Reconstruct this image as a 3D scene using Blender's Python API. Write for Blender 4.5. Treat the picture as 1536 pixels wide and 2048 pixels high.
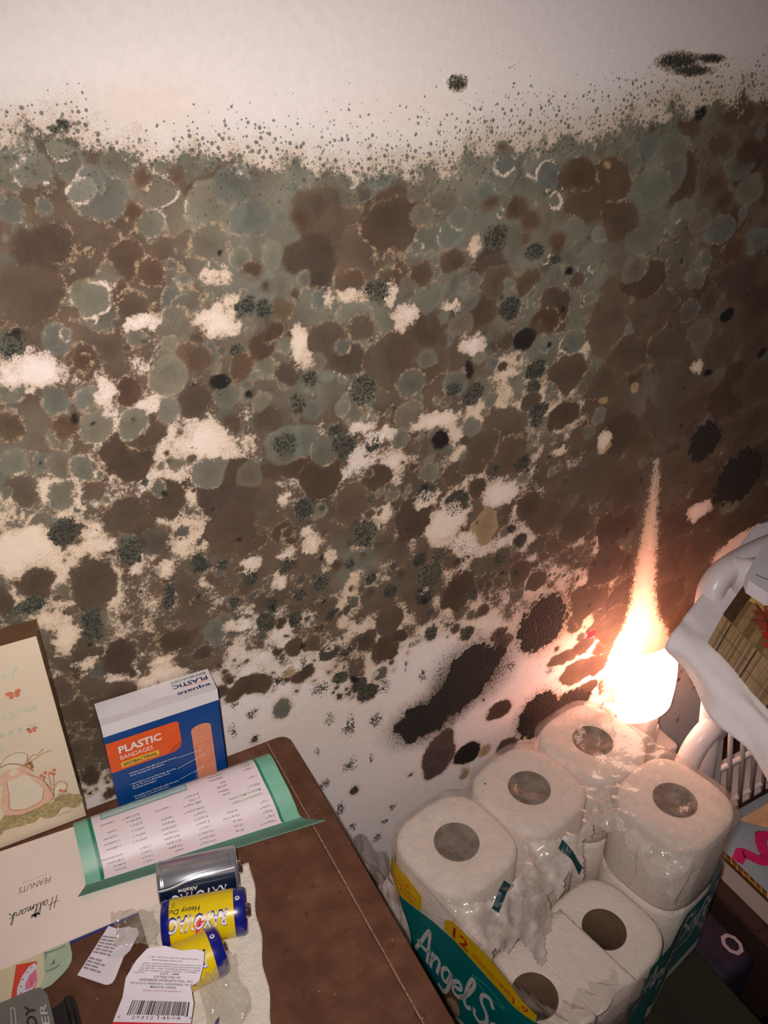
import bpy, bmesh, math, random
import numpy as np
from mathutils import Vector, Matrix

for _o in list(bpy.data.objects):
    bpy.data.objects.remove(_o)
SC = bpy.context.scene
COLL = SC.collection

# ------------------------------------------------------------------ camera
CAM_Z = 1.12          # lens height above the floor; the wall is the plane y = WALL
WALL = 0.54
F_PX, PITCH, ROLL, YAW = 1600.0, math.radians(30), math.radians(0.5), math.radians(29)
cam_d = bpy.data.cameras.new('camera')
cam = bpy.data.objects.new('camera', cam_d)
COLL.objects.link(cam)
_h = Vector((math.sin(YAW), math.cos(YAW), 0)); _r = Vector((math.cos(YAW), -math.sin(YAW), 0)); _u = Vector((0, 0, 1))
_f = math.cos(PITCH) * _h - math.sin(PITCH) * _u
_cu = math.sin(PITCH) * _h + math.cos(PITCH) * _u
_R = math.cos(ROLL) * _r + math.sin(ROLL) * _cu
_U = -math.sin(ROLL) * _r + math.cos(ROLL) * _cu
_m = Matrix((_R, _U, -_f)).transposed().to_4x4()
_m.translation = Vector((0, 0, CAM_Z))
cam.matrix_world = _m
cam_d.sensor_fit = 'VERTICAL'
cam_d.sensor_height = 36.0
cam_d.lens = F_PX / 2048.0 * 36.0
cam_d.clip_start = 0.02
SC.camera = cam

# ------------------------------------------------------------------ light
W = bpy.data.worlds.new('world'); SC.world = W; W.use_nodes = True
W.node_tree.nodes['Background'].inputs[0].default_value = (1.0, 0.86, 0.78, 1)
W.node_tree.nodes['Background'].inputs[1].default_value = 0.035
fl = bpy.data.lights.new('phone_flash', 'SPOT')
fl.spot_size = math.radians(108); fl.spot_blend = 1.0
fl.energy = 17.0; fl.color = (1.0, 0.912, 0.895); fl.shadow_soft_size = 0.006
flo = bpy.data.objects.new('phone_flash', fl); COLL.objects.link(flo)
_fm = _m.copy(); _fm.translation = Vector((0, 0, CAM_Z)) - 0.016 * _R + 0.004 * _U
flo.matrix_world = _fm
SC.view_settings.view_transform = 'Standard'
SC.view_settings.look = 'None'
SC.view_settings.exposure = 0.0
SC.view_settings.gamma = 1.0
SC.view_settings.use_curve_mapping = False

# ------------------------------------------------------------------ helpers
def lin(c):
    return tuple(((v / 255.0) / 12.92 if v / 255.0 <= 0.04045 else ((v / 255.0 + 0.055) / 1.055) ** 2.4) for v in c)

def rgba(c):
    return lin(c) + (1.0,)

MATS = {}
def mat(name, col, rough=0.6, var=0.06, scale=60.0, bump=0.0, bscale=200.0, metal=0.0, coat=0.0,
        alpha=1.0, trans=0.0, emit=None, estr=0.0, spec=0.5, col2=None, sheen=0.0, sss=0.0):
    """a principled material whose colour is broken up by procedural noise"""
    if name in MATS:
        return MATS[name]
    m = bpy.data.materials.new(name); m.use_nodes = True
    nt = m.node_tree; N = nt.nodes; L = nt.links
    b = N['Principled BSDF']
    b.inputs['Roughness'].default_value = rough
    b.inputs['Metallic'].default_value = metal
    b.inputs['Coat Weight'].default_value = coat
    b.inputs['Alpha'].default_value = alpha
    b.inputs['Transmission Weight'].default_value = trans
    b.inputs['Specular IOR Level'].default_value = spec
    b.inputs['Sheen Weight'].default_value = sheen
    tc = N.new('ShaderNodeTexCoord')
    nz = N.new('ShaderNodeTexNoise'); nz.inputs['Scale'].default_value = scale; nz.inputs['Detail'].default_value = 4
    L.new(tc.outputs['Object'], nz.inputs['Vector'])
    rp = N.new('ShaderNodeMapRange')
    rp.inputs[1].default_value = 0.35; rp.inputs[2].default_value = 0.65
    L.new(nz.outputs['Fac'], rp.inputs[0])
    mx = N.new('ShaderNodeMix'); mx.data_type = 'RGBA'
    c1 = lin(col)
    if col2 is None:
        a = tuple(max(0, v * (1 - var)) for v in c1); c = tuple(min(1, v * (1 + var)) for v in c1)
    else:
        a, c = c1, lin(col2)
    mx.inputs['A'].default_value = a + (1,); mx.inputs['B'].default_value = c + (1,)
    L.new(rp.outputs[0], mx.inputs['Factor'])
    L.new(mx.outputs['Result'], b.inputs['Base Color'])
    if bump > 0:
        n2 = N.new('ShaderNodeTexNoise'); n2.inputs['Scale'].default_value = bscale; n2.inputs['Detail'].default_value = 3
        L.new(tc.outputs['Object'], n2.inputs['Vector'])
        bp = N.new('ShaderNodeBump'); bp.inputs['Strength'].default_value = bump; bp.inputs['Distance'].default_value = 0.002
        L.new(n2.outputs['Fac'], bp.inputs['Height']); L.new(bp.outputs['Normal'], b.inputs['Normal'])
    if emit is not None:
        b.inputs['Emission Color'].default_value = rgba(emit); b.inputs['Emission Strength'].default_value = estr
    MATS[name] = m
    return m

def link_obj(name, me, m=None, parent=None, loc=None, rot=None):
    o = bpy.data.objects.new(name, me)
    COLL.objects.link(o)
    if m is not None:
        me.materials.append(m)
    if parent is not None:
        o.parent = parent
    if loc is not None:
        o.location = loc
    if rot is not None:
        o.rotation_euler = rot
    return o

def mesh(name, v, f, m=None, parent=None, loc=None, rot=None, smooth=False):
    me = bpy.data.meshes.new(name)
    me.from_pydata([tuple(float(c) for c in p) for p in v], [], [tuple(int(i) for i in q) for q in f])
    me.update()
    if smooth:
        me.polygons.foreach_set('use_smooth', [True] * len(me.polygons))
    return link_obj(name, me, m, parent, loc, rot)

def from_bm(name, bm, m=None, parent=None, loc=None, rot=None, smooth=False):
    me = bpy.data.meshes.new(name); bm.to_mesh(me); bm.free()
    if smooth:
        me.polygons.foreach_set('use_smooth', [True] * len(me.polygons))
    return link_obj(name, me, m, parent, loc, rot)

def empty(name, loc=(0, 0, 0), rot=(0, 0, 0)):
    o = bpy.data.objects.new(name, None); COLL.objects.link(o)
    o.location = loc; o.rotation_euler = rot; o.empty_display_size = 0.02
    return o

def tag(o, label, cat, group=None, kind=None):
    o['label'] = label; o['category'] = cat
    if group: o['group'] = group
    if kind: o['kind'] = kind
    return o

def box_bm(bm, c, s, bev=0.0, seg=2, rotm=None):
    g = bmesh.ops.create_cube(bm, size=1.0)
    vs = g['verts']
    for v in vs:
        v.co = Vector((v.co.x * s[0], v.co.y * s[1], v.co.z * s[2]))
    if bev > 0:
        es = list({e for v in vs for e in v.link_edges})
        r = bmesh.ops.bevel(bm, geom=es, offset=bev, segments=seg, profile=0.5, affect='EDGES')
        vs = list({v for v in vs if v.is_valid} | set(r['verts']))
    for v in vs:
        p = v.co
        if rotm is not None: p = rotm @ p
        v.co = p + Vector(c)
    return vs

def box(name, c, s, m, parent=None, bev=0.0, seg=2, smooth=False, rotm=None):
    bm = bmesh.new(); box_bm(bm, c, s, bev, seg, rotm)
    return from_bm(name, bm, m, parent, smooth=smooth)

def lathe(name, prof, m, parent=None, n=48, axis='Z', loc=None, rot=None, smooth=True, closed=False):
    """revolve (r, z) points"""
    v = []; f = []
    k = len(prof)
    for i in range(n):
        a = 2 * math.pi * i / n
        for r, z in prof:
            p = (r * math.cos(a), r * math.sin(a), z)
            if axis == 'X': p = (z, r * math.cos(a), r * math.sin(a))
            v.append(p)
    for i in range(n):
        j = (i + 1) % n
        for q in range(k - 1 if not closed else k):
            q2 = (q + 1) % k
            f.append((i * k + q, j * k + q, j * k + q2, i * k + q2))
    o = mesh(name, v, f, m, parent, loc, rot, smooth)
    bm = bmesh.new(); bm.from_mesh(o.data)
    bmesh.ops.remove_doubles(bm, verts=bm.verts, dist=1e-6)
    bmesh.ops.recalc_face_normals(bm, faces=bm.faces)
    bm.to_mesh(o.data); bm.free()
    return o

def tube_pts(pts, rad, n=10, cap=True, ell=None):
    """sweep a round (or elliptic) section along points -> verts, faces"""
    P = [Vector(p) for p in pts]; v = []; f = []
    up = Vector((0, 0, 1))
    prev = None
    for i, p in enumerate(P):
        t = (P[min(i + 1, len(P) - 1)] - P[max(i - 1, 0)]).normalized()
        if prev is None:
            a = t.cross(up)
            if a.length < 1e-3: a = t.cross(Vector((0, 1, 0)))
            a.normalize()
        else:
            a = (prev - t * prev.dot(t)).normalized()
        b = t.cross(a); prev = a
        r = rad[i] if isinstance(rad, (list, tuple)) else rad
        e = ell or 1.0
        for k in range(n):
            w = 2 * math.pi * k / n
            v.append(p + a * (r * math.cos(w)) + b * (r * e * math.sin(w)))
    for i in range(len(P) - 1):
        for k in range(n):
            k2 = (k + 1) % n
            f.append((i * n + k, i * n + k2, (i + 1) * n + k2, (i + 1) * n + k))
    if cap:
        f.append(tuple(range(n - 1, -1, -1)))
        f.append(tuple((len(P) - 1) * n + k for k in range(n)))
    return v, f

def spline(pts, n=8):
    """Catmull-Rom through points of any dimension"""
    P = [np.array(p, float) for p in pts]
    P = [2 * P[0] - P[1]] + P + [2 * P[-1] - P[-2]]
    out = []
    for i in range(1, len(P) - 2):
        for k in range(n):
            t = k / n
            out.append(0.5 * ((2 * P[i]) + (P[i + 1] - P[i - 1]) * t + (2 * P[i - 1] - 5 * P[i] + 4 * P[i + 1] - P[i + 2]) * t * t
                              + (3 * P[i] - P[i - 1] - 3 * P[i + 1] + P[i + 2]) * t ** 3))
    out.append(P[-2])
    return out

# ---- flat print: lettering and shapes as thin meshes mapped through a function (a, b) -> point
_TXT = {}
def text_geo(s, size=1.0, shear=0.0, bold=0.0, align='LEFT', res=2, spacing=1.0, width=1.0):
    """2-D triangles of a line of text (built-in font)"""
    key = (s, shear, bold, res, spacing)
    if key not in _TXT:
        cu = bpy.data.curves.new('t', 'FONT'); cu.body = s; cu.size = 1.0; cu.shear = shear; cu.offset = bold
        cu.resolution_u = res; cu.space_character = spacing
        o = bpy.data.objects.new('t', cu); COLL.objects.link(o)
        dg = bpy.context.evaluated_depsgraph_get(); dg.update()
        me = bpy.data.meshes.new_from_object(o.evaluated_get(dg))
        v = np.array([tuple(p.co) for p in me.vertices])[:, :2] if len(me.vertices) else np.zeros((0, 2))
        f = [tuple(p.vertices) for p in me.polygons]
        bpy.data.objects.remove(o); bpy.data.curves.remove(cu); bpy.data.meshes.remove(me)
        _TXT[key] = (v, f)
    v, f = _TXT[key]
    v = v.copy()
    if len(v):
        x0, x1 = v[:, 0].min(), v[:, 0].max()
        if align == 'CENTER': v[:, 0] -= (x0 + x1) / 2
        elif align == 'RIGHT': v[:, 0] -= x1
        else: v[:, 0] -= x0
    v = v * size
    v[:, 0] *= width
    return v, f

def fit_text(s, x0, x1, y, h, **k):
    """text stretched so that it runs from x0 to x1 with capital height h, baseline y"""
    v, f = text_geo(s, 1.0, **k)
    if not len(v): return v, f
    v[:, 0] = x0 + (v[:, 0] - v[:, 0].min()) / max(1e-9, v[:, 0].max() - v[:, 0].min()) * (x1 - x0)
    v[:, 1] = y + v[:, 1] * h / 0.69
    return v, f

def stroke2d(pts, w, n=6, smooth=True):
    """ribbon of width w (number or list per point) along 2-D points"""
    if smooth and len(pts) > 2:
        ww = w if isinstance(w, (list, tuple)) else [w] * len(pts)
        S = spline([tuple(p) + (q,) for p, q in zip(pts, ww)], n)
    else:
        ww = w if isinstance(w, (list, tuple)) else [w] * len(pts)
        S = [np.array(tuple(p) + (q,)) for p, q in zip(pts, ww)]
    v = []; f = []
    for i, p in enumerate(S):
        t = S[min(i + 1, len(S) - 1)][:2] - S[max(i - 1, 0)][:2]
        t = t / (np.linalg.norm(t) + 1e-12); nrm = np.array((-t[1], t[0]))
        e = t * p[2] * (0.4 if i == len(S) - 1 else (-0.4 if i == 0 else 0))
        v.append(p[:2] + nrm * p[2] / 2 + e); v.append(p[:2] - nrm * p[2] / 2 + e)
    for i in range(len(S) - 1):
        f.append((2 * i, 2 * i + 1, 2 * i + 3, 2 * i + 2))
    return np.array(v), f

def poly2d(pts):
    return np.array(pts, float), [tuple(range(len(pts)))]

def ell2d(cx, cy, rx, ry, rot=0.0, n=20, a0=0, a1=2 * math.pi):
    c, s = math.cos(rot), math.sin(rot)
    return poly2d([(cx + rx * math.cos(t) * c - ry * math.sin(t) * s, cy + rx * math.cos(t) * s + ry * math.sin(t) * c)
                   for t in [a0 + (a1 - a0) * i / n for i in range(n)]])

def rrect2d(x0, y0, x1, y1, r, n=4):
    p = []
    for cx, cy, a in ((x1 - r, y1 - r, 0), (x0 + r, y1 - r, 90), (x0 + r, y0 + r, 180), (x1 - r, y0 + r, 270)):
        for i in range(n + 1):
            t = math.radians(a + 90 * i / n); p.append((cx + r * math.cos(t), cy + r * math.sin(t)))
    return poly2d(p)

def rect2d(x0, y0, x1, y1):
    return poly2d([(x0, y0), (x1, y0), (x1, y1), (x0, y1)])

def grid2d(x0, y0, x1, y1, nx, ny):
    v = [(x0 + (x1 - x0) * i / nx, y0 + (y1 - y0) * j / ny) for j in range(ny + 1) for i in range(nx + 1)]
    f = [(j * (nx + 1) + i, j * (nx + 1) + i + 1, (j + 1) * (nx + 1) + i + 1, (j + 1) * (nx + 1) + i) for j in range(ny) for i in range(nx)]
    return np.array(v), f

def join2d(items):
    V = []; F = []; n = 0
    for v, f in items:
        if len(v) == 0: continue
        V.append(v); F += [tuple(i + n for i in q) for q in f]; n += len(v)
    return (np.concatenate(V) if V else np.zeros((0, 2))), F

def print_on(name, geo, fn, m, parent, lift=0.0002, smooth=False):
    """geo: list of 2-D pieces; fn(a, b, lift) -> 3-D point on the printed surface"""
    v, f = join2d(geo)
    if not len(v): return None
    step = np.concatenate([np.full(len(g[0]), i * (2e-5 if len(geo) < 40 else 0)) for i, g in enumerate(geo) if len(g[0])])
    return mesh(name, [fn(a, b, lift + q) for (a, b), q in zip(v, step)], f, m, parent, smooth=smooth)

def copy_tree(o, parent=None):
    c = o.copy(); COLL.objects.link(c); c.parent = parent
    if parent is not None: c.matrix_parent_inverse = o.matrix_parent_inverse.copy()
    for ch in list(o.children):
        copy_tree(ch, c)
    return c

def vnoise(shape, x, z, scale, seed, octaves=1):
    """smooth value noise on arrays x, z (mm)"""
    out = np.zeros(shape); amp = 1.0; tot = 0
    for oc in range(octaves):
        r = np.random.RandomState(seed + oc * 17)
        t = r.rand(256, 256)
        u = x / scale + 1000; w = z / scale + 1000
        i = np.floor(u).astype(int); j = np.floor(w).astype(int)
        a = u - i; b = w - j
        a = a * a * (3 - 2 * a); b = b * b * (3 - 2 * b)
        g = lambda p, q: t[p % 256, q % 256]
        out += amp * ((g(i, j) * (1 - a) + g(i + 1, j) * a) * (1 - b) + (g(i, j + 1) * (1 - a) + g(i + 1, j + 1) * a) * b)
        tot += amp; amp *= 0.5; scale = scale / 2
    return out / tot

def rebase(e, loc):
    """move a root empty to its thing's base and keep its parts where they are"""
    d = Vector(loc) - e.location
    e.location = loc
    for ch in e.children:
        ch.location = ch.location - d

def film_mat(name, tint=(235, 232, 226), dens=.14, wr=140.0, bump=.6, rough=.14, fine=420.0, gloss=.055):
    """thin clear plastic: mostly see-through, milky where it is crumpled, with sharp glints"""
    if name in MATS: return MATS[name]
    m = bpy.data.materials.new(name); m.use_nodes = True
    nt = m.node_tree; N = nt.nodes; L = nt.links
    p = N['Principled BSDF']; out = N['Material Output']
    p.inputs['Base Color'].default_value = rgba(tint); p.inputs['Roughness'].default_value = .45
    tc = N.new('ShaderNodeTexCoord')
    n1 = N.new('ShaderNodeTexNoise'); n1.inputs['Scale'].default_value = wr; n1.inputs['Detail'].default_value = 2; L.new(tc.outputs['Object'], n1.inputs['Vector'])
    n2 = N.new('ShaderNodeTexNoise'); n2.inputs['Scale'].default_value = fine; n2.inputs['Detail'].default_value = 1; L.new(tc.outputs['Object'], n2.inputs['Vector'])
    ad = N.new('ShaderNodeMath'); ad.operation = 'MULTIPLY_ADD'; L.new(n2.outputs['Fac'], ad.inputs[0]); ad.inputs[1].default_value = .25; L.new(n1.outputs['Fac'], ad.inputs[2])
    b = N.new('ShaderNodeBump'); b.inputs['Strength'].default_value = bump; b.inputs['Distance'].default_value = .004; L.new(ad.outputs[0], b.inputs['Height'])
    L.new(b.outputs[0], p.inputs['Normal'])
    g = N.new('ShaderNodeBsdfGlossy'); g.inputs['Roughness'].default_value = rough; g.inputs['Color'].default_value = (1, 1, 1, 1); L.new(b.outputs[0], g.inputs['Normal'])
    t = N.new('ShaderNodeBsdfTransparent'); t.inputs['Color'].default_value = (.97, .97, .96, 1)
    mr = N.new('ShaderNodeMapRange'); L.new(n1.outputs['Fac'], mr.inputs[0]); mr.inputs[1].default_value = .35; mr.inputs[2].default_value = .7; mr.inputs[3].default_value = dens * .6; mr.inputs[4].default_value = dens * 1.5
    mx = N.new('ShaderNodeMixShader'); L.new(mr.outputs[0], mx.inputs[0]); L.new(t.outputs[0], mx.inputs[1]); L.new(p.outputs[0], mx.inputs[2])
    m2 = N.new('ShaderNodeMixShader'); m2.inputs[0].default_value = gloss; L.new(mx.outputs[0], m2.inputs[1]); L.new(g.outputs[0], m2.inputs[2])
    L.new(m2.outputs[0], out.inputs['Surface'])
    MATS[name] = m
    return m

# ---- mould map of the wall, millimetres on the wall: x,z,rx,rz
COL = {
    'G': "100,1042,17.8,17.1 137,1030,17.6,16.5 130,1046,15.5,14.5 170,1028,20.3,18.6 185,1043,13.7,12.2 208,995,8.2,11.8 137,988,6.6,6.5 145,987,5.1,4.9 194,1020,14.2,12.8 165,1009,13.7,12.8 66,1036,5,5 195,1054,3.4,3 217,1047,5.4,4.7 228,1040,4.4,3.8 82,981,11.6,11.9 135,973,9.4,9.3 143,970,10.2,10.1 159,967,5.6,5.5 173,963,4,3.8 220,961,5.5,5.1 244,960,8.1,7.4 133,955,14.3,14.4 107,951,7.2,7.4 129,942,6.8,7 125,934,6.8,7.1 58,957,9,9.7 64,958,4.2,4.5 24,929,8.1,9.2 49,916,8.3,9.3 105,912,4.4,4.7 68,914,7.9,8.7 71,893,11.4,12.7 96,891,11.2,12.2 123,896,9.9,10.5 126,920,13.9,14.5 157,920,5.5,5.6 165,899,10.2,10.4 179,893,4.6,4.7 193,888,7.9,8 197,915,9.4,9.2 190,909,4.7,4.6 240,914,8.4,7.9 260,870,6.7,6.5 236,876,8.6,8.4 261,921,6,5.6 170,870,7.8,8.1 146,841,14.6,15.9 123,853,7.3,8.1 108,835,6.5,7.4 47,889,8.8,10.1 45,870,9.5,11.1 41,847,9.6,11.5 57,865,9.8,11.3 15,879,8.9,10.7 6,858,4.2,5.1 24,830,8.9,10.9 68,836,4.1,4.8 179,830,11.4,12.1 209,849,16.8,17.2 227,850,15.1,15.2 244,837,13.4,13.4 338,951,15,12.8 343,971,7.4,6.2 362,955,7.2,6 355,932,5.8,5 377,941,10,8.3 381,959,8.9,7.3 372,923,12.5,10.7 418,951,6.3,5 495,890,15.1,12.1 339,900,8.8,7.8 393,892,7.4,6.3 406,885,6.5,5.5 323,881,13.5,12.3 368,873,12.9,11.5 409,849,7.8,6.8 323,852,14.8,13.8 387,827,11,9.9 314,831,8.9,8.5 346,792,9.6,9.2 438,702,7.6,7.3 663,875,18.6,13.5 641,930,12.6,8.9 576,1028,27.3,18.5 561,1016,27,18.6 564,978,24.7,17.6 661,975,20.9,14 715,961,18.7,12.3 507,956,5.8,4.4 521,951,5.4,4 348,1047,13.2,10.3 327,1031,10.8,8.7 338,994,13.6,11.2 327,990,6.2,5.2 468,1006,13.4,9.9 456,1015,7.3,5.4 490,974,8.5,6.4 513,983,11.6,8.5 343,969,6.5,5.4 382,984,6.3,5.1 401,1008,3.9,3 338,983,4.6,3.8 145,697,7.7,9.3 136,689,10.6,13 191,578,9.9,12.4 606,997,16.1,11 528,1038,17,11.8 437,1042,17.5,12.8 399,1037,16.7,12.6 373,1021,13,10.2 294,1043,12.2,9.9 270,1044,10.2,8.5 251,1048,9.1,7.6 62,1058,10.9,10.7 84,1060,10.2,9.8 46,1037,8.1,8.2 114,1061,11.9,11.1 157,1056,10.9,9.9 538,959,13.3,9.8 509,927,8.4,6.4 691,1008,21.1,13.6 652,1044,17.1,10.9 631,986,14.7,9.9 285,855,7.5,7.2 580,1047,18,12 356,996,12,9.8 369,976,10.5,8.6 403,1044,10.5,7.9 424,1028,8.9,6.7 232,976,7.1,6.4 213,974,8.4,7.7 185,994,8.6,8 448,1034,14.3,10.5 473,1041,10.5,7.5 386,1027,9.4,7.3 350,1022,12.6,10 332,1013,10.6,8.6 364,1007,11.1,8.9 535,1002,21.1,15 559,948,16.3,11.9 642,900,14.3,10.3 670,1031,20.3,12.9 80,1068,6.1,5.9 94,1051,8.7,8.4 52,1064,5.3,5.2 122,1066,6.6,6.1 141,1057,7.5,6.9 170,1058,5.9,5.3 127,1022,9.5,9.1 88,1045,8.1,7.8 216,1021,7.3,6.5",
    'B': "107,1027,10.6,10.3 108,1002,14,13.9 43,988,16.4,17.4 58,1013,14.1,14.5 68,1018,11.4,11.6 246,1019,21.2,18.3 265,1004,24.1,20.8 237,989,19.5,17.5 286,992,23.1,19.8 294,1016,16.6,13.9 168,1042,7.3,6.6 109,970,11.3,11.5 50,984,18.6,19.8 72,939,11.8,12.8 142,900,12.7,13.2 215,906,11.3,11 198,873,12.2,12.3 251,924,18.9,17.7 277,932,14.8,13.4 268,910,16.6,15.5 90,865,18.9,21.2 107,883,13.9,15.2 16,856,10.7,13 80,820,15.8,18.5 114,824,14.8,16.8 165,815,33.1,36 217,834,22.4,23 166,783,22.8,25.4 266,780,18.3,18.8 238,811,20.3,20.9 193,799,19.2,20.7 389,933,17.8,14.8 396,965,20.1,16.2 469,927,19.9,15.7 489,947,11.5,8.8 407,956,15.4,12.4 327,913,28.5,25.2 304,904,27.7,25.2 342,893,19.7,17.5 418,903,10.8,9 537,905,31.4,33.8 497,861,24.7,20.2 544,840,27.8,22.4 421,813,31.8,28.4 452,841,11.8,10.1 497,818,19,16.1 575,780,28.5,23.5 550,734,35.6,30.8 376,785,13.9,13.1 332,746,22.6,22.6 488,709,23.5,21.6 467,726,16.2,14.9 306,1022,16.9,13.9 307,1006,25.7,21.4 399,985,9.9,7.9 400,802,22.7,20.7 435,789,23.9,21.5 10,783,15.5,12.5 -14,775,6.8,14 48,770,18.1,22.6 102,694,16.1,12.6 26,708,15.9,21.2 57,696,15,19.6 218,611,8.1,9.7 162,619,23.2,12.8 123,673,7.6,9.5 207,648,8.7,10.3 225,644,8,9.3 280,623,10.9,12.3 293,605,11.2,12.7 387,648,21.6,22.1 461,646,16.9,16.5 488,628,12.7,12.3 418,613,9.2,9.4 308,639,15.7,17.2 304,604,16,17.9 319,615,8.7,9.5 456,455,16.5,13.2 546,498,22.7,11.4 572,504,20.7,11.5 565,465,26.9,18.8 552,547,15.9,15.5 571,573,32,30.3 595,464,20.8,15.6 605,492,13.8,13.5 596,428,17.7,12.6 622,421,12.8,12.8 511,666,17.7,16.5 531,685,25.1,22.7 591,668,31,27.3 586,616,31.7,29 604,708,30.7,26.1 576,870,30.3,23.4 587,908,33.3,24.8 625,862,32.3,24.2 686,798,35.9,27.3 739,799,42.2,31 781,749,36.3,27 738,675,36.1,29 678,715,37.3,30.2 736,878,36.2,25.1 644,788,38.3,30 705,643,35.5,29.7 792,611,29.6,23.9 704,587,36.5,31.6 702,527,37.6,33.8 630,552,34.4,31.9 706,923,30.3,20.7 745,898,32.1,21.8 746,588,33.3,28.1 621,518,29.5,28 574,937,25.7,18.8 648,827,30.1,22.9 700,851,28.3,20.5 778,804,35.1,25.1 819,688,38.9,29.5 831,629,36.5,28.6 50,651,15.3,20.8 29,644,12.6,17.6 15,656,10.8,15.1 26,605,12.2,17.5 11,612,9.6,13.9 8,680,10.5,14.5 14,581,7.6,11.2",
    'R': "117,1030,7.4,7.1 193,987,7.3,6.8 214,956,7.7,7.3 147,944,6.3,6.4 149,929,10,10.2 195,933,10.7,10.4 178,920,10.6,10.5 70,938,6.2,6.7 96,916,10,10.7 52,897,7.8,8.9 18,904,8.8,10.3 168,875,8.5,8.8 359,977,11.3,9.3 504,1020,34.4,26.2 531,994,23.5,16.9 480,1033,19.2,13.8 642,1016,13.2,8.7 689,953,18.2,12.2 596,1066,14.5,9.4 417,1010,12.5,9.5 433,1001,10.3,7.8 464,983,9.8,7.4 394,1017,6.7,5.2 656,1073,19.4,12 638,1049,16.7,10.7 679,1043,16.3,10.2 446,1053,6,4.4 402,1055,4.7,3.5 123,994,9.7,9.5 125,1052,6.1,5.7 148,1052,5.7,5.2 330,969,11.9,10 311,974,8.8,7.5 303,968,10.5,9.1 439,952,12.9,10.2 460,915,15.9,12.7 269,971,10.8,9.6 230,1017,7.5,6.6 207,942,7.8,7.4",
    'D': "85,1081,5,3.1 79,1079,3.8,2.1 186,963,8.1,7.7 200,958,7.6,7.2 175,932,5.2,5.1 31,958,8,8.8 234,899,7.5,7.3 279,883,13.6,12.8 222,881,7.5,7.4 292,961,10.9,9.5 262,840,11.4,11.3 288,834,8.1,7.9 253,852,6.3,6.2 223,787,9.9,10.5 280,745,13.1,13.6 36,820,9.8,12 421,931,11.7,9.5 456,870,11.6,9.7 458,855,7.7,6.5 366,867,7.8,6.9 387,858,11.8,10.4 464,829,10.9,9.3 464,816,8.5,7.4 451,777,8.6,7.7 420,777,5.9,5.4 378,752,14.3,13.7 344,772,10.8,10.5 399,991,12.3,9.7 440,975,9.5,7.4 465,966,6.6,5.1 3,765,12.9,8.5 79,788,9.7,11.7 131,761,8,9.3 104,744,5.4,6.6 101,733,7,8.6 40,733,8.8,16 171,735,7.8,9 235,708,8.7,9.7 181,684,9.1,10.8 209,677,7.2,8.3 189,700,5.5,6.3 273,572,9.5,11.1 351,679,14.4,14.9 346,657,10.5,11 355,605,8.5,9.2 400,588,8.4,8.9 252,590,10.7,7.6 282,558,11.4,10.7 161,553,3.9,5.1 265,424,4.8,6.2 446,703,6.4,6.1 209,849,10.9,11.2 356,1100,7.6,5 571,1114,22.6,6.4 606,1116,16.5,3.3 588,1107,23.2,3.6 147,755,4.9,5.7 215,702,5.7,6.4 203,737,6.3,7.1 156,716,5.2,6.1 265,718,6,6.5 361,699,8.1,8.2 339,700,7.9,8.1 307,676,7.6,8.2 285,695,6.3,6.8 243,669,6,6.8 435,670,7.7,7.6 459,687,7.9,7.5 404,637,7.6,7.8",
    'K': "36,965,2.6,2.8 29,946,4.3,3.5 161,910,8.5,5.7 182,897,3.5,3.5 137,864,3.3,3.2 112,831,2.2,2.5 59,811,3.4,4.1 440,902,12.3,10.1 382,882,4.2,9.1 356,822,9.5,8.8 479,956,5.1,3.9 699,889,10,8.1 690,829,6.3,4.7 770,837,6.8,4.8 414,404,19.8,17.1 337,411,2.7,3.3 206,593,2,2.5 607,1074,7.3,5.8 171,1001,2.1,2 267,581,4.4,5.2 346,651,4.1,4.3 190,698,2.3,2.7",
    'M': "413,529,42.4,37 356,487,39.2,27.2 387,508,26.8,30",
    'C': "504,563,33.6,37.2 518,419,32.7,36.9 566,414,34.5,23.5 708,743,23.6,25 785,680,39.7,36.8",
    'P': "374,422,22.1,32.9 474,387,15.8,13.4 366,402,13.9,15.1 381,443,12.4,16.1",
    'S': "273,488,11.8,10.2 282,462,9.1,11.3 256,545,14.4,17.5 141,573,6.5,12.2 304,353,7.9,18.9 314,369,8,8.5 294,329,7.9,10.5 231,451,9.1,13.4 248,403,7.2,15.8 262,365,7.5,11.6 273,524,9.2,11.1 227,504,5.5,7 211,623,9.9,11.9 258,622,12.7,14.6 337,598,9.6,10.5 320,572,11.9,13.4 192,642,8.6,10.3 241,572,8.6,10.3 378,608,10,10.6 273,538,9.1,10.9 285,497,11.9,14.4 418,580,9.3,9.8 445,569,13.9,14.3 159,584,6.6,8.5 526,486,9.6,9.8 753,360,12.8,6.2 788,283,6.9,11.2 813,337,16,5.4 774,490,14.4,12.7 146,602,5.5,7.1 262,522,14.8,20.8 240,540,8.7,10.7 261,465,10.6,13.3 302,559,11.7,13.5 230,583,11.5,13.9 191,613,9.7,11.9 291,516,11.8,14.2 347,553,6.2,11.1 464,519,14.6,15.3 447,555,18.2,19",
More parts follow.
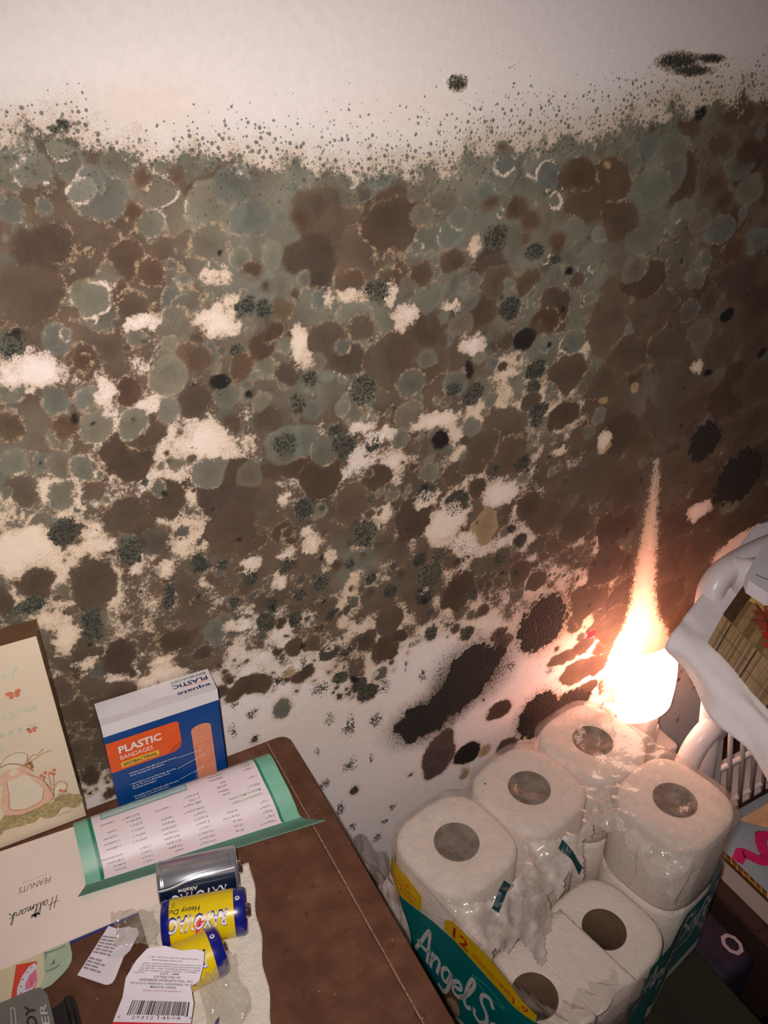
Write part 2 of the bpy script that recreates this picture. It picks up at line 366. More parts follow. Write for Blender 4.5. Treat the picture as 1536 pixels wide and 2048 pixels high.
    'L': "166,955,15.1,12.6 226,930,7.3,17.2 42,938,15.4,14.5 80,915,4.8,11.3 144,866,20.6,14.4 9,815,24.4,18.1 -3,811,15.4,19.7 57,814,7.5,7.4 278,852,11.6,6.3 206,798,8.7,7.4 317,939,11.9,7.2 384,904,13.4,9.7 426,872,14,5.7 352,843,24.8,8.6 428,748,23.1,14.7 366,729,25.6,22.5 390,702,18,17.7 21,730,8.9,18.2 13,747,10,10.6 32,698,6.5,4.8 91,677,12,6.2 728,650,21.7,13.4 670,839,9.2,6.8 164,987,10.4,6.6 844,566,63.5,27.4 798,565,26.4,16.9 227,750,9.3,10.1 203,747,10.8,8 245,734,8.7,9.4 312,931,5.5,4.9 303,958,3.5,6.2 359,941,9.7,4.1 380,983,4.8,11.7 252,959,4.1,7.4 62,799,9,5.9 158,689,11.4,7.4 172,747,8.6,9.8 197,723,6.4,7.2 342,765,8.6,8.4 295,840,12.5,5.5 268,960,10.9,5.2 497,780,13,4.5 555,779,9.8,11.6 346,663,4.6,4.9 26,940,8.6,9.7 175,968,7.2,6.9 40,793,3.4,4.2 113,961,9.8,4.7 51,837,3.3,11.8 61,834,4.7,4.8 80,771,5.9,7.1 103,764,7.6,9.1",
    'Y': "412,716,17.1,19.9 200,618,4.9,5.9 439,397,7.6,8.7 412,372,6.7,7.9 544,823,6,3.3 557,771,8.4,8.2 584,830,6.3,5 399,1065,4.7,3.4 508,1039,4.4,3.1",
    'X': "584,519,7.5,4.9",
}
LOW = [(-60, 568), (32, 546), (69, 608), (133, 617), (189, 594), (220, 591), (251, 561), (285, 532), (320, 575), (349, 590), (379, 588), (447, 551), (522, 510), (575, 513), (613, 458), (664, 390), (752, 366), (841, 329), (985, 276)]
TOPH = [(50, 1079), (77, 1081), (104, 1076), (133, 1069), (164, 1065), (197, 1062), (232, 1059), (270, 1054), (297, 1052), (331, 1052), (352, 1055), (397, 1064), (444, 1068), (494, 1073), (546, 1080), (602, 1087), (685, 1094)]
TOPS = [(51, 1083), (92, 1089), (106, 1085), (135, 1085), (166, 1086), (199, 1089), (234, 1092), (271, 1095), (296, 1098), (350, 1102), (392, 1107), (438, 1109), (486, 1112), (538, 1114), (592, 1123), (672, 1129)]
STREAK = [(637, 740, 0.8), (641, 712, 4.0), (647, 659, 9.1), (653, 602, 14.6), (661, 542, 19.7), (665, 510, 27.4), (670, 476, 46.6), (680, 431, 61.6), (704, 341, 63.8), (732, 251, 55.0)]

def build_wall():
    st = 1.4
    fx = np.arange(-110, 1005, st); fz = np.arange(215, 1150, st)
    gx = np.concatenate([np.linspace(-900, -115, 40), fx, np.linspace(1010, 1900, 40)])
    gz = np.concatenate([np.linspace(0, 210, 20), fz, np.linspace(1156, 1700, 28)])
    X, Z = np.meshgrid(gx, gz)
    sh = X.shape
    w1 = vnoise(sh, X, Z, 16, 1, 2) - .5; w2 = vnoise(sh, X, Z, 16, 2, 2) - .5
    w3 = vnoise(sh, X, Z, 5, 3, 2) - .5; w4 = vnoise(sh, X, Z, 5, 4, 2) - .5
    XW = X + w1 * 6 + w3 * 3.2; ZW = Z + w2 * 6 + w4 * 3.2
    region = vnoise(sh, X, Z, 90, 5, 2)
    cracks = vnoise(sh, X, Z, 70, 6, 2)
    lowz = np.interp(X, [p[0] for p in LOW], [p[1] for p in LOW])
    toph = np.interp(X, [p[0] for p in TOPH], [p[1] for p in TOPH])
    tops = np.interp(X, [p[0] for p in TOPS], [p[1] for p in TOPS])
    hrel = np.clip((Z - lowz) / np.maximum(60, toph - lowz), -.5, 1.5)
    lace = .5 * vnoise(sh, X, Z, 38, 21, 3) + .5 * vnoise(sh, X, Z, 15, 23, 2)
    film = np.interp(hrel, [-.5, 0, .08, .3, .5, .62, .8, .97, 1.5], [-30, -6, .4, 2.4, 2.2, 2.0, 4.0, 5.0, 3.0]) + (lace - .5) * np.interp(hrel, [0, .4, .7, 1], [13, 18, 16, 9])
    film += 4 * np.clip((120 - X) / 60, 0, 1) * np.clip((690 - Z) / 60, 0, 1) * np.clip((Z - 545) / 25, 0, 1)
    film += np.clip((X - 520) / 160, 0, 1) * np.clip(hrel * 5 - .6, 0, 1) * 3.5
    film -= 1.8 * np.clip((600 - X) / 120, 0, 1) * np.clip(1 - np.abs(hrel - .52) / .2, 0, 1)
    s1 = np.full(sh, -30.0); edge = np.full(sh, 30.0)
    gf = np.clip((region - .5) * 4 + .5 + (hrel - .75) * 2.2 - np.clip((X - 560) / 300, 0, .5), 0, 1)[..., None]
    col = np.array((98, 82, 67)) * (1 - gf) + np.array((114, 110, 95)) * gf
    col *= (1 + (vnoise(sh, X, Z, 22, 31, 3) - .5) * .3)[..., None]; dk = np.zeros(sh); soft = np.ones(sh) * .6; ck = np.zeros(sh)
    rng = random.Random(11)
    PAL = {'G': [(118, 116, 99), (110, 110, 96), (128, 124, 104), (106, 109, 99), (117, 108, 91), (122, 120, 107)],
           'B': [(90, 72, 57), (84, 66, 52), (98, 80, 64), (80, 64, 53), (94, 78, 62)],
           'R': [(92, 68, 50), (98, 74, 54), (82, 60, 46)],
           'D': [(84, 85, 72), (74, 75, 64), (92, 91, 76)],
           'K': [(40, 35, 32), (32, 30, 28)], 'M': [(40, 36, 33)], 'C': [(54, 42, 38)], 'P': [(94, 74, 68), (84, 68, 64)],
           'Y': [(166, 138, 104), (158, 134, 100)], 'X': [(150, 24, 62)], 'g': [(96, 94, 84), (86, 80, 70), (104, 100, 88), (76, 72, 64)]}
    def splat(t, cx, cz, rx, rz, cut=None):
        R = max(rx, rz)
        pad = R * 1.25 + 9
        i0, i1 = np.searchsorted(gx, (cx - pad, cx + pad)); j0, j1 = np.searchsorted(gz, (cz - pad, cz + pad))
        if i1 <= i0 or j1 <= j0: return
        sl = (slice(j0, j1), slice(i0, i1))
        dx = (XW[sl] - cx) / rx; dz = (ZW[sl] - cz) / rz
        d = np.sqrt(dx * dx + dz * dz)
        r = (rx * rz) ** .5
        s = (1 - d) * r
        if t in 'BRM': s = s + (w1[sl] + w2[sl]) * r * .5
        if t in 'MC': s = s + w3[sl] * r * .45 - .8
        c = np.array(rng.choice(PAL[t])) * rng.uniform(.94, 1.08) * (.97 if t == 'G' else .93 if t in 'BR' else 1.0)
        a1 = s1[sl]
        s1[sl] = np.maximum(a1, s)
        ed = edge[sl]
        edge[sl] = np.where(s > 0, s + (8 if t in 'KMCDPYX' else 0), np.minimum(ed, -s + (0 if t in 'GBRg' else 3)))
        # soft owner colour: brown films fade into their neighbours
        k = (np.clip(s / (5.0 if t in 'BRM' else 1.6) + .5, 0, 1) * {'G': .72, 'B': .8, 'R': .72, 'g': .7, 'D': .85}.get(t, 1.0))[..., None]
        ring = 1 + .10 * np.clip(d, 0, 1) ** 3 - .06 * np.exp(-(d * 2.5) ** 2)
        col[sl] = col[sl] * (1 - k) + (c[None, None, :] * ring[..., None]) * k
        kk = k[..., 0]
        tdk = {'D': rng.uniform(.3, .68), 'M': .8, 'C': .8, 'G': rng.choice([0, 0, .05, .15, .3]), 'K': .4, 'P': .12, 'g': rng.choice([0, 0, .3])}.get(t, 0)
        dk[sl] = dk[sl] * (1 - kk) + tdk * kk
        soft[sl] = soft[sl] * (1 - kk) + (1.0 if t in 'BRMCKPY' else 0.0) * kk
        ck[sl] = ck[sl] * (1 - kk) + (1.0 if t == 'C' else .45 if t == 'M' else 0.0) * kk
    # random ground of small colonies
    ground = []
    for _ in range(7600):
        cx = rng.uniform(-400, 1500); cz = rng.uniform(150, 1100)
        lz = np.interp(cx, [p[0] for p in LOW], [p[1] for p in LOW]); tz = np.interp(cx, [p[0] for p in TOPH], [p[1] for p in TOPH])
        if cz < lz + 4 or cz > tz + 4: continue
        hgt = (cz - lz) / max(1, tz - lz)
        r = min(15, rng.lognormvariate(1.25, .55)) * (0.8 if hgt < .35 else 1.0)
        p = rng.random()
        t = 'g' if p < (.55 if hgt < .4 else .22) else ('G' if p < .25 + .5 * hgt * (1.1 if cx < 560 else .55) + .12 else 'B')
        ground.append((r, t, cx, cz, r, r * rng.uniform(.85, 1.2)))
    for g_ in sorted(ground, key=lambda q: -q[0]):
        splat(*g_[1:])
    # a strip of brown film at the right, where the wall stays dampest
    for _ in range(170):
        cx = rng.uniform(560, 1500); cz = rng.uniform(420, 1060)
        r = rng.uniform(10, 26)
        lz = np.interp(cx, [p[0] for p in LOW], [p[1] for p in LOW])
        if cz < lz + 20: continue
        splat(rng.choice('BBBBRRG'), cx, cz, r, r * rng.uniform(.9, 1.4))
    def grab(t):
        return [tuple(float(q) for q in e.split(',')) for e in COL[t].split()]
    for t in 'BGRDPKMCYX':
        for e in grab(t):
            splat(t, *e)
    # little black colonies
    for _ in range(170):
        cx = rng.uniform(0, 720); cz = rng.uniform(520, 950)
        lz = np.interp(cx, [p[0] for p in LOW], [p[1] for p in LOW])
        if cz < lz - 40: continue
        r = rng.uniform(1.0, 3.2); splat('D' if rng.random() < .6 else 'K', cx, cz, r, r)
    m = s1.copy()
    # cream seams between colonies
    e = edge
    seam = np.clip((cracks - .53) * 8, 0, 1) * (1 - soft) * np.clip((toph - Z) / 20, 0, 1)
    seam = np.maximum(seam, .55 * (1 - soft) * np.clip((330 - X) / 200, .0, 1) * np.clip((Z - 700) / 60, 0, 1) * np.clip((cracks - .42) * 6, 0, 1))
    seam = np.maximum(seam, (1 - soft) * np.clip(1 - np.abs(X - 380) / 190, 0, 1) * np.clip(1 - np.abs(toph - 62 - Z) / 50, 0, 1) * .9)
    m = np.minimum(m, np.where(seam > .02, (e - 1.25 * seam) * 1.7 + (1 - seam) * 2.5, 99))
    m = np.where(s1 < 1.2, np.maximum(m, film + np.interp(hrel, [0, .35, .55, .75], [-.4, .4, 1.0, 3.0]) - np.clip(seam, 0, 1) * 4), m)
    # bare patches
    for cx, cz, rx, rz in grab('L'):
        pad = max(rx, rz) * 1.4 + 8
        i0, i1 = np.searchsorted(gx, (cx - pad, cx + pad)); j0, j1 = np.searchsorted(gz, (cz - pad, cz + pad))
        sl = (slice(j0, j1), slice(i0, i1))
        d = np.sqrt(((XW[sl] + w3[sl] * 6 - cx) / rx) ** 2 + ((ZW[sl] + w4[sl] * 6 - cz) / rz) ** 2)
        s = (d - 1) * (rx * rz) ** .5 * .55 + (lace[sl] - .5) * 7 + .4
        keep = np.maximum(dk[sl] > .45, 0)      # dark colonies stay on top of a bare patch
        m[sl] = np.where(keep & (s1[sl] > 0), m[sl], np.minimum(m[sl], s))
    # upper limit of the growth
    lim = (toph - 6 + (w1 * 26 + w3 * 12) - Z) * .26
    iso = np.zeros(sh)
    for cx, cz, rx, rz in grab('D'):
        if cz > 1060:
            iso = np.maximum(iso, np.clip(1.3 - np.sqrt(((X - cx) / rx) ** 2 + ((Z - cz) / rz) ** 2), 0, 1))
    m = np.minimum(m, np.where(iso > 0, np.maximum(lim, iso * 3 - .8), lim))
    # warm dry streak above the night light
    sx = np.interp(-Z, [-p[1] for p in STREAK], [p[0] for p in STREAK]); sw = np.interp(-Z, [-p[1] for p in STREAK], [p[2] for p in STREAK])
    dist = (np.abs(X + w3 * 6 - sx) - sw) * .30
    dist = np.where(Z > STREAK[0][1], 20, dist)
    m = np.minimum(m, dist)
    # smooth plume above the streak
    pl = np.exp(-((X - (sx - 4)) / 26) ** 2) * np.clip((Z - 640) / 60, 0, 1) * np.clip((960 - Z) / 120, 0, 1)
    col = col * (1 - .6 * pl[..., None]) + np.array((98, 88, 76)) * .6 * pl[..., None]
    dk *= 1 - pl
    # speckle densities
    sp = np.clip((tops + 10 + w1 * 34 - Z) / np.maximum(14, (tops - toph + 14)), 0, 1)
    sp = np.minimum(1, 1.15 * sp) ** 1.1 * np.clip((Z - toph + 60) / 60, .06, 1)
    for cx, cz, rx, rz in grab('S'):
        pad = max(rx, rz) * 1.7
        i0, i1 = np.searchsorted(gx, (cx - pad, cx + pad)); j0, j1 = np.searchsorted(gz, (cz - pad, cz + pad))
        sl = (slice(j0, j1), slice(i0, i1))
        d = np.sqrt(((XW[sl] - cx) / rx) ** 2 + ((ZW[sl] - cz) / rz) ** 2)
        g = np.clip(1.35 - d, 0, 1) * .8
        dk[sl] = np.maximum(dk[sl] * (m[sl] > 0), g)
    for cx, cz, r_ in ((388, 688, 42), (345, 655, 34), (372, 642, 26)):
        g = np.clip(1.3 - np.sqrt(((XW - cx) / r_) ** 2 + ((ZW - cz) / r_) ** 2), 0, 1) * .5
        dk = np.maximum(dk, g * (m < 1))
    # halo of specks round the big black colonies
    for t, f in (('M', 2.0), ('C', 1.6), ('D', 1.4)):
        for cx, cz, rx, rz in grab(t):
            pad = max(rx, rz) * 2
            i0, i1 = np.searchsorted(gx, (cx - pad, cx + pad)); j0, j1 = np.searchsorted(gz, (cz - pad, cz + pad))
            sl = (slice(j0, j1), slice(i0, i1))
            d = np.sqrt(((XW[sl] - cx) / rx) ** 2 + ((ZW[sl] - cz) / rz) ** 2)
            dk[sl] = np.maximum(dk[sl], np.clip((f - d) / (f - .8), 0, 1) ** .8 * .72)
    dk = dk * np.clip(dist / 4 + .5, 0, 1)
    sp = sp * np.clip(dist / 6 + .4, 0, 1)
    # paint, with tan and yellow stain where the damp has been
    inz = np.clip((toph + 12 - Z) / 60, 0, 1) * np.clip((Z - lowz + 20) / 70, 0, 1)
    tan = np.clip(inz * (.35 + 1.2 * (region - .3)), 0, 1)
    for cx, cz, rx, rz, a in ((-10, 690, 90, 40, .75), (45, 625, 45, 50, .6), (215, 545, 90, 60, .34), (135, 1090, 45, 18, .35), (330, 1085, 80, 20, .18), (600, 1095, 70, 25, .35), (265, 520, 120, 70, .2)):
        tan = np.maximum(tan, a * np.clip(1.25 - np.sqrt(((XW - cx) / rx) ** 2 + ((ZW - cz) / rz) ** 2), 0, 1))
    white = np.array((236, 226, 221)); tn = np.array((230, 206, 177))
    paint = white[None, None] * (1 - tan[..., None]) + tn[None, None] * tan[..., None]
    # sooty bloom round the big black colonies
    for t, f, k_ in (('M', 1.75, .62), ('C', 1.5, .3)):
        for cx, cz, rx, rz in grab(t):
            d = np.sqrt(((XW - cx) / rx) ** 2 + ((ZW - cz) / rz) ** 2)
            g = (np.clip((f - d) / (f - .8), 0, 1) ** 1.3 * k_)[..., None]
            paint = paint * (1 - g) + np.array((96, 88, 80)) * g
    # olive haze just under the upper limit
    hz = np.exp(-((Z - toph + 2) / 22) ** 2) * .35 * (.5 + region)
    paint = paint * (1 - hz[..., None]) + np.array((176, 166, 145)) * hz[..., None]
    vn = inz * np.clip((vnoise(sh, X, Z, 48, 41, 2) - .34) * 4, 0, 1) * np.clip(m / 2 + .5, 0, 1) * np.clip(dist / 10, 0, 1) * np.clip((720 - X) / 130, .12, 1)
    vn *= np.clip((toph - 6 - Z) / 30, 0, 1)
    def tolin(a):
        a = np.clip(a / 255, 0, 1)
        return np.where(a <= .04045, a / 12.92, ((a + .055) / 1.055) ** 2.4)
    ny, nx = sh
    co = np.stack([X / 1000, np.full(sh, WALL), Z / 1000], -1).reshape(-1, 3)
    idx = np.arange(nx * ny).reshape(ny, nx)
    q = np.stack([idx[:-1, :-1], idx[:-1, 1:], idx[1:, 1:], idx[1:, :-1]], -1).reshape(-1, 4)
    me = bpy.data.meshes.new('wall_back')
    me.vertices.add(len(co)); me.vertices.foreach_set('co', co.astype(np.float32).ravel())
    me.loops.add(q.size); me.loops.foreach_set('vertex_index', q.astype(np.int32).ravel())
    me.polygons.add(len(q)); me.polygons.foreach_set('loop_start', (np.arange(len(q)) * 4).astype(np.int32))
    me.update(calc_edges=True); me.validate()
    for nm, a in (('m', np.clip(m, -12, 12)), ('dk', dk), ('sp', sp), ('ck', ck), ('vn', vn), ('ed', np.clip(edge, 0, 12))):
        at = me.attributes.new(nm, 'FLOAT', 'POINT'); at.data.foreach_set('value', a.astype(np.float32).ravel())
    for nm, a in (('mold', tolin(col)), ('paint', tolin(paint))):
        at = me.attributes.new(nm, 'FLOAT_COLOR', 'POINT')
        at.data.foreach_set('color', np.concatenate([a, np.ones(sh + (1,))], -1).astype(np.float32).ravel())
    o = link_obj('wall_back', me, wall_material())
    o['kind'] = 'structure'; o['label'] = 'pale painted wall overgrown with grey, brown and black mold'
    return o

def wall_material():
    m = bpy.data.materials.new('moldy_paint'); m.use_nodes = True
    nt = m.node_tree; N = nt.nodes; L = nt.links; b = N['Principled BSDF']
    b.inputs['Specular IOR Level'].default_value = 0.25
    pos = N.new('ShaderNodeTexCoord')
    def attr(n):
        a = N.new('ShaderNodeAttribute'); a.attribute_name = n; return a
    def noise(s, d=3, ro=.6):
        n = N.new('ShaderNodeTexNoise'); n.inputs['Scale'].default_value = s; n.inputs['Detail'].default_value = d; n.inputs['Roughness'].default_value = ro
        L.new(pos.outputs['Object'], n.inputs['Vector']); return n.outputs['Fac']
    def math_(op, a, c, d=None):
        n = N.new('ShaderNodeMath'); n.operation = op
        for i, x in enumerate((a, c, d)):
            if x is None: continue
            if isinstance(x, (int, float)): n.inputs[i].default_value = x
            else: L.new(x, n.inputs[i])
        return n.outputs[0]
    def rng_(x, a, c, lo=0.0, hi=1.0, smooth=True):
        n = N.new('ShaderNodeMapRange'); n.interpolation_type = 'SMOOTHSTEP' if smooth else 'LINEAR'
        L.new(x, n.inputs[0])
        for i, v in zip((1, 2, 3, 4), (a, c, lo, hi)):
            if isinstance(v, (int, float)): n.inputs[i].default_value = v
            else: L.new(v, n.inputs[i])
        return n.outputs[0]
    def mixc(f, a, c, blend='MIX'):
        n = N.new('ShaderNodeMix'); n.data_type = 'RGBA'; n.blend_type = blend
        L.new(f, n.inputs['Factor']) if not isinstance(f, (int, float)) else setattr(n.inputs['Factor'], 'default_value', f)
        for s, x in (('A', a), ('B', c)):
            if isinstance(x, tuple): n.inputs[s].default_value = x
            else: L.new(x, n.inputs[s])
        return n.outputs['Result']
    A_m, A_dk, A_sp, A_ck, A_mc, A_pc, A_vn = [attr(n) for n in ('m', 'dk', 'sp', 'ck', 'mold', 'paint', 'vn')]
    n1 = noise(330, 3, .65); n2 = noise(1100, 2, .6); n3 = noise(560, 4, .7); n4 = noise(45, 3); n5 = noise(150, 3)
    mm = math_('ADD', A_m.outputs['Fac'], math_('MULTIPLY', math_('SUBTRACT', n1, .5), 6.5))
    mm = math_('ADD', mm, math_('MULTIPLY', math_('SUBTRACT', n2, .5), 5.5))
    cov = rng_(mm, -.9, 1.3)
    # mold colour broken up
    var = rng_(n4, .3, .7, .86, 1.12, False)
    var2 = rng_(n3, .3, .7, .90, 1.09, False)
    vm = N.new('ShaderNodeVectorMath'); vm.operation = 'SCALE'; L.new(A_mc.outputs['Color'], vm.inputs[0]); L.new(math_('MULTIPLY', var, var2), vm.inputs['Scale'])
    mold = vm.outputs[0]
    pv = rng_(n5, .3, .7, .955, 1.03, False)
    vp = N.new('ShaderNodeVectorMath'); vp.operation = 'SCALE'; L.new(A_pc.outputs['Color'], vp.inputs[0]); L.new(pv, vp.inputs['Scale'])
    # tan fringe where growth meets paint
    fr = math_('MULTIPLY', rng_(mm, -4.5, -.4), .45)
    paint = mixc(fr, vp.outputs[0], rgba((196, 168, 134)), 'MIX')
    base = mixc(cov, paint, mold)
    # hair-thin pale veins between neighbouring colonies
    A_ed = attr('ed')
    vf = rng_(math_('ADD', A_ed.outputs['Fac'], math_('ADD', math_('MULTIPLY', math_('SUBTRACT', n2, .5), 6.5), math_('MULTIPLY', math_('SUBTRACT', n1, .5), 7.0))), 1.5, -.2)
    vf = math_('MULTIPLY', vf, rng_(n5, .40, .58))
    base = mixc(math_('MULTIPLY', math_('MULTIPLY', vf, A_vn.outputs['Fac']), .7), base, rgba((190, 163, 130)))
    # fine brown grain in the pale seams near growth
    gr = math_('MULTIPLY', rng_(noise(900, 3, .7), .56, .66), rng_(A_m.outputs['Fac'], -7, -1))
    base = mixc(math_('MULTIPLY', gr, math_('SUBTRACT', 1.0, cov)), base, rgba((112, 92, 72)))
    # dark speckled growth
    thr = math_('SUBTRACT', .72, math_('MULTIPLY', A_dk.outputs['Fac'], .34))
    dks = math_('MULTIPLY', rng_(n3, thr, math_('ADD', thr, .05)), rng_(A_dk.outputs['Fac'], .02, .1))
    base = mixc(math_('MULTIPLY', dks, .93), base, rgba((47, 45, 40)))
    # small round dots at the upper limit
    for sc, rr, seed in ((340, .40, 0.0), (205, .40, 3.1)):
        mp = N.new('ShaderNodeMapping'); mp.inputs['Location'].default_value = (seed, seed * 2, seed * .7); L.new(pos.outputs['Object'], mp.inputs['Vector'])
        vo = N.new('ShaderNodeTexVoronoi'); vo.inputs['Scale'].default_value = sc; L.new(mp.outputs[0], vo.inputs['Vector'])
        sep = N.new('ShaderNodeSeparateColor'); L.new(vo.outputs['Color'], sep.inputs[0])
        on = rng_(sep.outputs[0], math_('SUBTRACT', 1.0, A_sp.outputs['Fac']), math_('SUBTRACT', 1.06, A_sp.outputs['Fac']))
        rad = math_('MULTIPLY', math_('MULTIPLY', math_('ADD', math_('MULTIPLY', sep.outputs[1], .65), .35), rr), rng_(A_sp.outputs['Fac'], 0, 1, .55, 1.1))
        dot = rng_(math_('ADD', vo.outputs['Distance'], math_('MULTIPLY', math_('SUBTRACT', n2, .5), .2)), rad, math_('MULTIPLY', rad, .6))
        base = mixc(math_('MULTIPLY', math_('MULTIPLY', dot, on), .8), base, rgba((84, 84, 74)))
    L.new(base, b.inputs['Base Color'])
    b.inputs['Roughness'].default_value = .82
    # relief: roller texture of the paint, crust of the growth
    h = math_('ADD', math_('MULTIPLY', noise(260, 2), .25), math_('MULTIPLY', math_('MULTIPLY', cov, n3), .35))
    h = math_('ADD', h, math_('MULTIPLY', A_ck.outputs['Fac'], math_('MULTIPLY', noise(300, 2, .5), 3.2)))
    bp = N.new('ShaderNodeBump'); bp.inputs['Strength'].default_value = .55; bp.inputs['Distance'].default_value = .0016
    L.new(h, bp.inputs['Height']); L.new(bp.outputs[0], b.inputs['Normal'])
    return m

build_wall()
fv, ff = grid2d(-.9, -.9, 1.9, WALL, 4, 4)
fo = mesh('floor', [(a, b, 0) for a, b in fv], ff, mat('floor_vinyl', (70, 58, 50), .6, .15, 12))
fo['kind'] = 'structure'; fo['label'] = 'dark worn floor far below the shelf'

# ================================================================== nightstand and what lies on it
DZ = 0.55     # height of the nightstand top
def desk_material():
    m = bpy.data.materials.new('brown_marbled_laminate'); m.use_nodes = True
    nt = m.node_tree; N = nt.nodes; L = nt.links; b = N['Principled BSDF']
    tc = N.new('ShaderNodeTexCoord')
    def noise(s, d):
        n = N.new('ShaderNodeTexNoise'); n.inputs['Scale'].default_value = s; n.inputs['Detail'].default_value = d; L.new(tc.outputs['Object'], n.inputs['Vector']); return n.outputs['Fac']
    r = N.new('ShaderNodeValToRGB'); L.new(noise(48, 5), r.inputs[0])
    e = r.color_ramp.elements
    e[0].position = .34; e[0].color = rgba((88, 56, 39)); e[1].position = .68; e[1].color = rgba((110, 74, 55))
    x = r.color_ramp.elements.new(.5); x.color = rgba((98, 63, 45))
    r2 = N.new('ShaderNodeValToRGB'); L.new(noise(130, 3), r2.inputs[0])
    r2.color_ramp.elements[0].position = .62; r2.color_ramp.elements[0].color = (0, 0, 0, 1); r2.color_ramp.elements[1].position = .72; r2.color_ramp.elements[1].color = (1, 1, 1, 1)
    mx = N.new('ShaderNodeMix'); mx.data_type = 'RGBA'; L.new(r2.outputs[0], mx.inputs['Factor']); L.new(r.outputs[0], mx.inputs['A']); mx.inputs['B'].default_value = rgba((84, 54, 38))
    # dust specks
    v = N.new('ShaderNodeTexVoronoi'); v.inputs['Scale'].default_value = 110; L.new(tc.outputs['Object'], v.inputs['Vector'])
    mr = N.new('ShaderNodeMapRange'); L.new(v.outputs['Distance'], mr.inputs[0]); mr.inputs[1].default_value = .05; mr.inputs[2].default_value = .09; mr.inputs[3].default_value = 1; mr.inputs[4].default_value = 0
    sp = N.new('ShaderNodeSeparateColor'); L.new(v.outputs['Color'], sp.inputs[0])
    m2 = N.new('ShaderNodeMath'); m2.operation = 'GREATER_THAN'; L.new(sp.outputs[0], m2.inputs[0]); m2.inputs[1].default_value = .72
    m3 = N.new('ShaderNodeMath'); m3.operation = 'MULTIPLY'; L.new(m2.outputs[0], m3.inputs[0]); L.new(mr.outputs[0], m3.inputs[1])
    mx2 = N.new('ShaderNodeMix'); mx2.data_type = 'RGBA'; L.new(m3.outputs[0], mx2.inputs['Factor']); L.new(mx.outputs['Result'], mx2.inputs['A']); mx2.inputs['B'].default_value = rgba((150, 122, 102))
    L.new(mx2.outputs['Result'], b.inputs['Base Color'])
    b.inputs['Roughness'].default_value = .5; b.inputs['Specular IOR Level'].default_value = .3
    return m
LAM = desk_material()
DARKWOOD = mat('dark_brown_wood', (66, 40, 28), .5, .2, 30)

def slab(name, outline, z0, z1, m, parent, bev=.0012):
    bm = bmesh.new()
    f = bm.faces.new([bm.verts.new((x, y, z0)) for x, y in outline])
    r = bmesh.ops.extrude_face_region(bm, geom=[f])
    for v in r['geom']:
        if isinstance(v, bmesh.types.BMVert): v.co.z = z1
    bmesh.ops.recalc_face_normals(bm, faces=bm.faces)
    if bev:
        es = [e for e in bm.edges if abs(e.verts[0].co.z - z1) < 1e-6 and abs(e.verts[1].co.z - z1) < 1e-6]
        bmesh.ops.bevel(bm, geom=es, offset=bev, segments=2, profile=.5, affect='EDGES')
    return from_bm(name, bm, m, parent)

ns = empty('nightstand', (0, 0, 0))
tag(ns, 'brown marbled laminate nightstand with a seamed edge strip, pushed against the moldy wall', 'nightstand')
slab('top_panel', [(-.42, .02), (.1682, .02), (.1695, .534), (-.42, .534)], DZ - .022, DZ, LAM, ns)
_o = [(.1692, .02), (.1862, .02), (.1916, .520)]
for i in range(7):
    a = math.radians(2 + 88 * i / 6); _o.append((.1806 + .011 * math.cos(a), .5235 + .0105 * math.sin(a)))
_o.append((.1704, .534))
slab('edge_strip', _o, DZ - .022, DZ, LAM, ns)
mesh('seam_line', [(.1680, .021, DZ + .0002), (.1694, .021, DZ + .0002), (.1706, .533, DZ + .0002), (.1693, .533, DZ + .0002)], [(0, 1, 2, 3)], mat('seam_pale', (140, 108, 88), .5, .35, 300), ns)
box('side_panel', (.168, .285, .279), (.018, .47, .492), DARKWOOD, ns, .002)
box('side_panel', (-.40, .285, .279), (.018, .47, .492), DARKWOOD, ns, .002)
box('back_panel', (-.116, .515, .279), (.55, .01, .492), DARKWOOD, ns, .001)
box('base_panel', (-.116, .285, .05), (.55, .45, .018), DARKWOOD, ns, .001)
for zz in (.13, .30, .455):
    d = box('drawer', (-.116, .046, zz), (.54, .018, .145), DARKWOOD, ns, .003)
    lathe('knob', [(0, .022), (.012, .02), (.014, .012), (.007, .004), (.007, 0)], mat('brass', (170, 130, 70), .3, metal=1), d, 20, loc=(-.116, .037, zz), rot=(math.pi / 2, 0, 0))

# ------------------------------------------------------------------ plaque
CREAM = mat('cream_print', (233, 214, 186), .55, .03, 25)
pq = empty('verse_plaque', (0, 0, 0))
tag(pq, 'cream wall plaque with brown edges, a bonneted girl and faint mint verse, against the wall', 'plaque')
px0, px1, pz0, pz1, pyf = -.150, .0035, .5505, .750, .5265
bm = bmesh.new()
vb = [(px0, .5395, pz0), (px1 + .0022, .5395, pz0), (px1 + .0012, .5395, pz1 + .002), (px0, .5395, pz1 + .002)]
vf = [(px0, pyf, pz0), (px1, pyf, pz0), (px1 - .0018, pyf, pz1 - .002), (px0, pyf, pz1 - .002)]
B = [bm.verts.new(p) for p in vb]; Fv = [bm.verts.new(p) for p in vf]
bm.faces.new(B[::-1])
for i in range(4): bm.faces.new((B[i], B[(i + 1) % 4], Fv[(i + 1) % 4], Fv[i]))
bm.faces.new(Fv)
bmesh.ops.recalc_face_normals(bm, faces=bm.faces)
from_bm('board', bm, mat('brown_plaque_edge', (98, 70, 46), .45, .15, 40), pq)
pfn = lambda a, b, l: (a, pyf - l, b)
print_on('printed_face', [poly2d([(px0, pz0 + .0006), (px1 - .0004, pz0 + .0006), (px1 - .0022, pz1 - .0035), (px0, pz1 - .0035)])], pfn, CREAM, pq, .0003)
MINT = mat('faint_mint_ink', (204, 208, 180), .6, .05)
CORAL = mat('coral_ink', (214, 128, 98), .6, .08, 300)
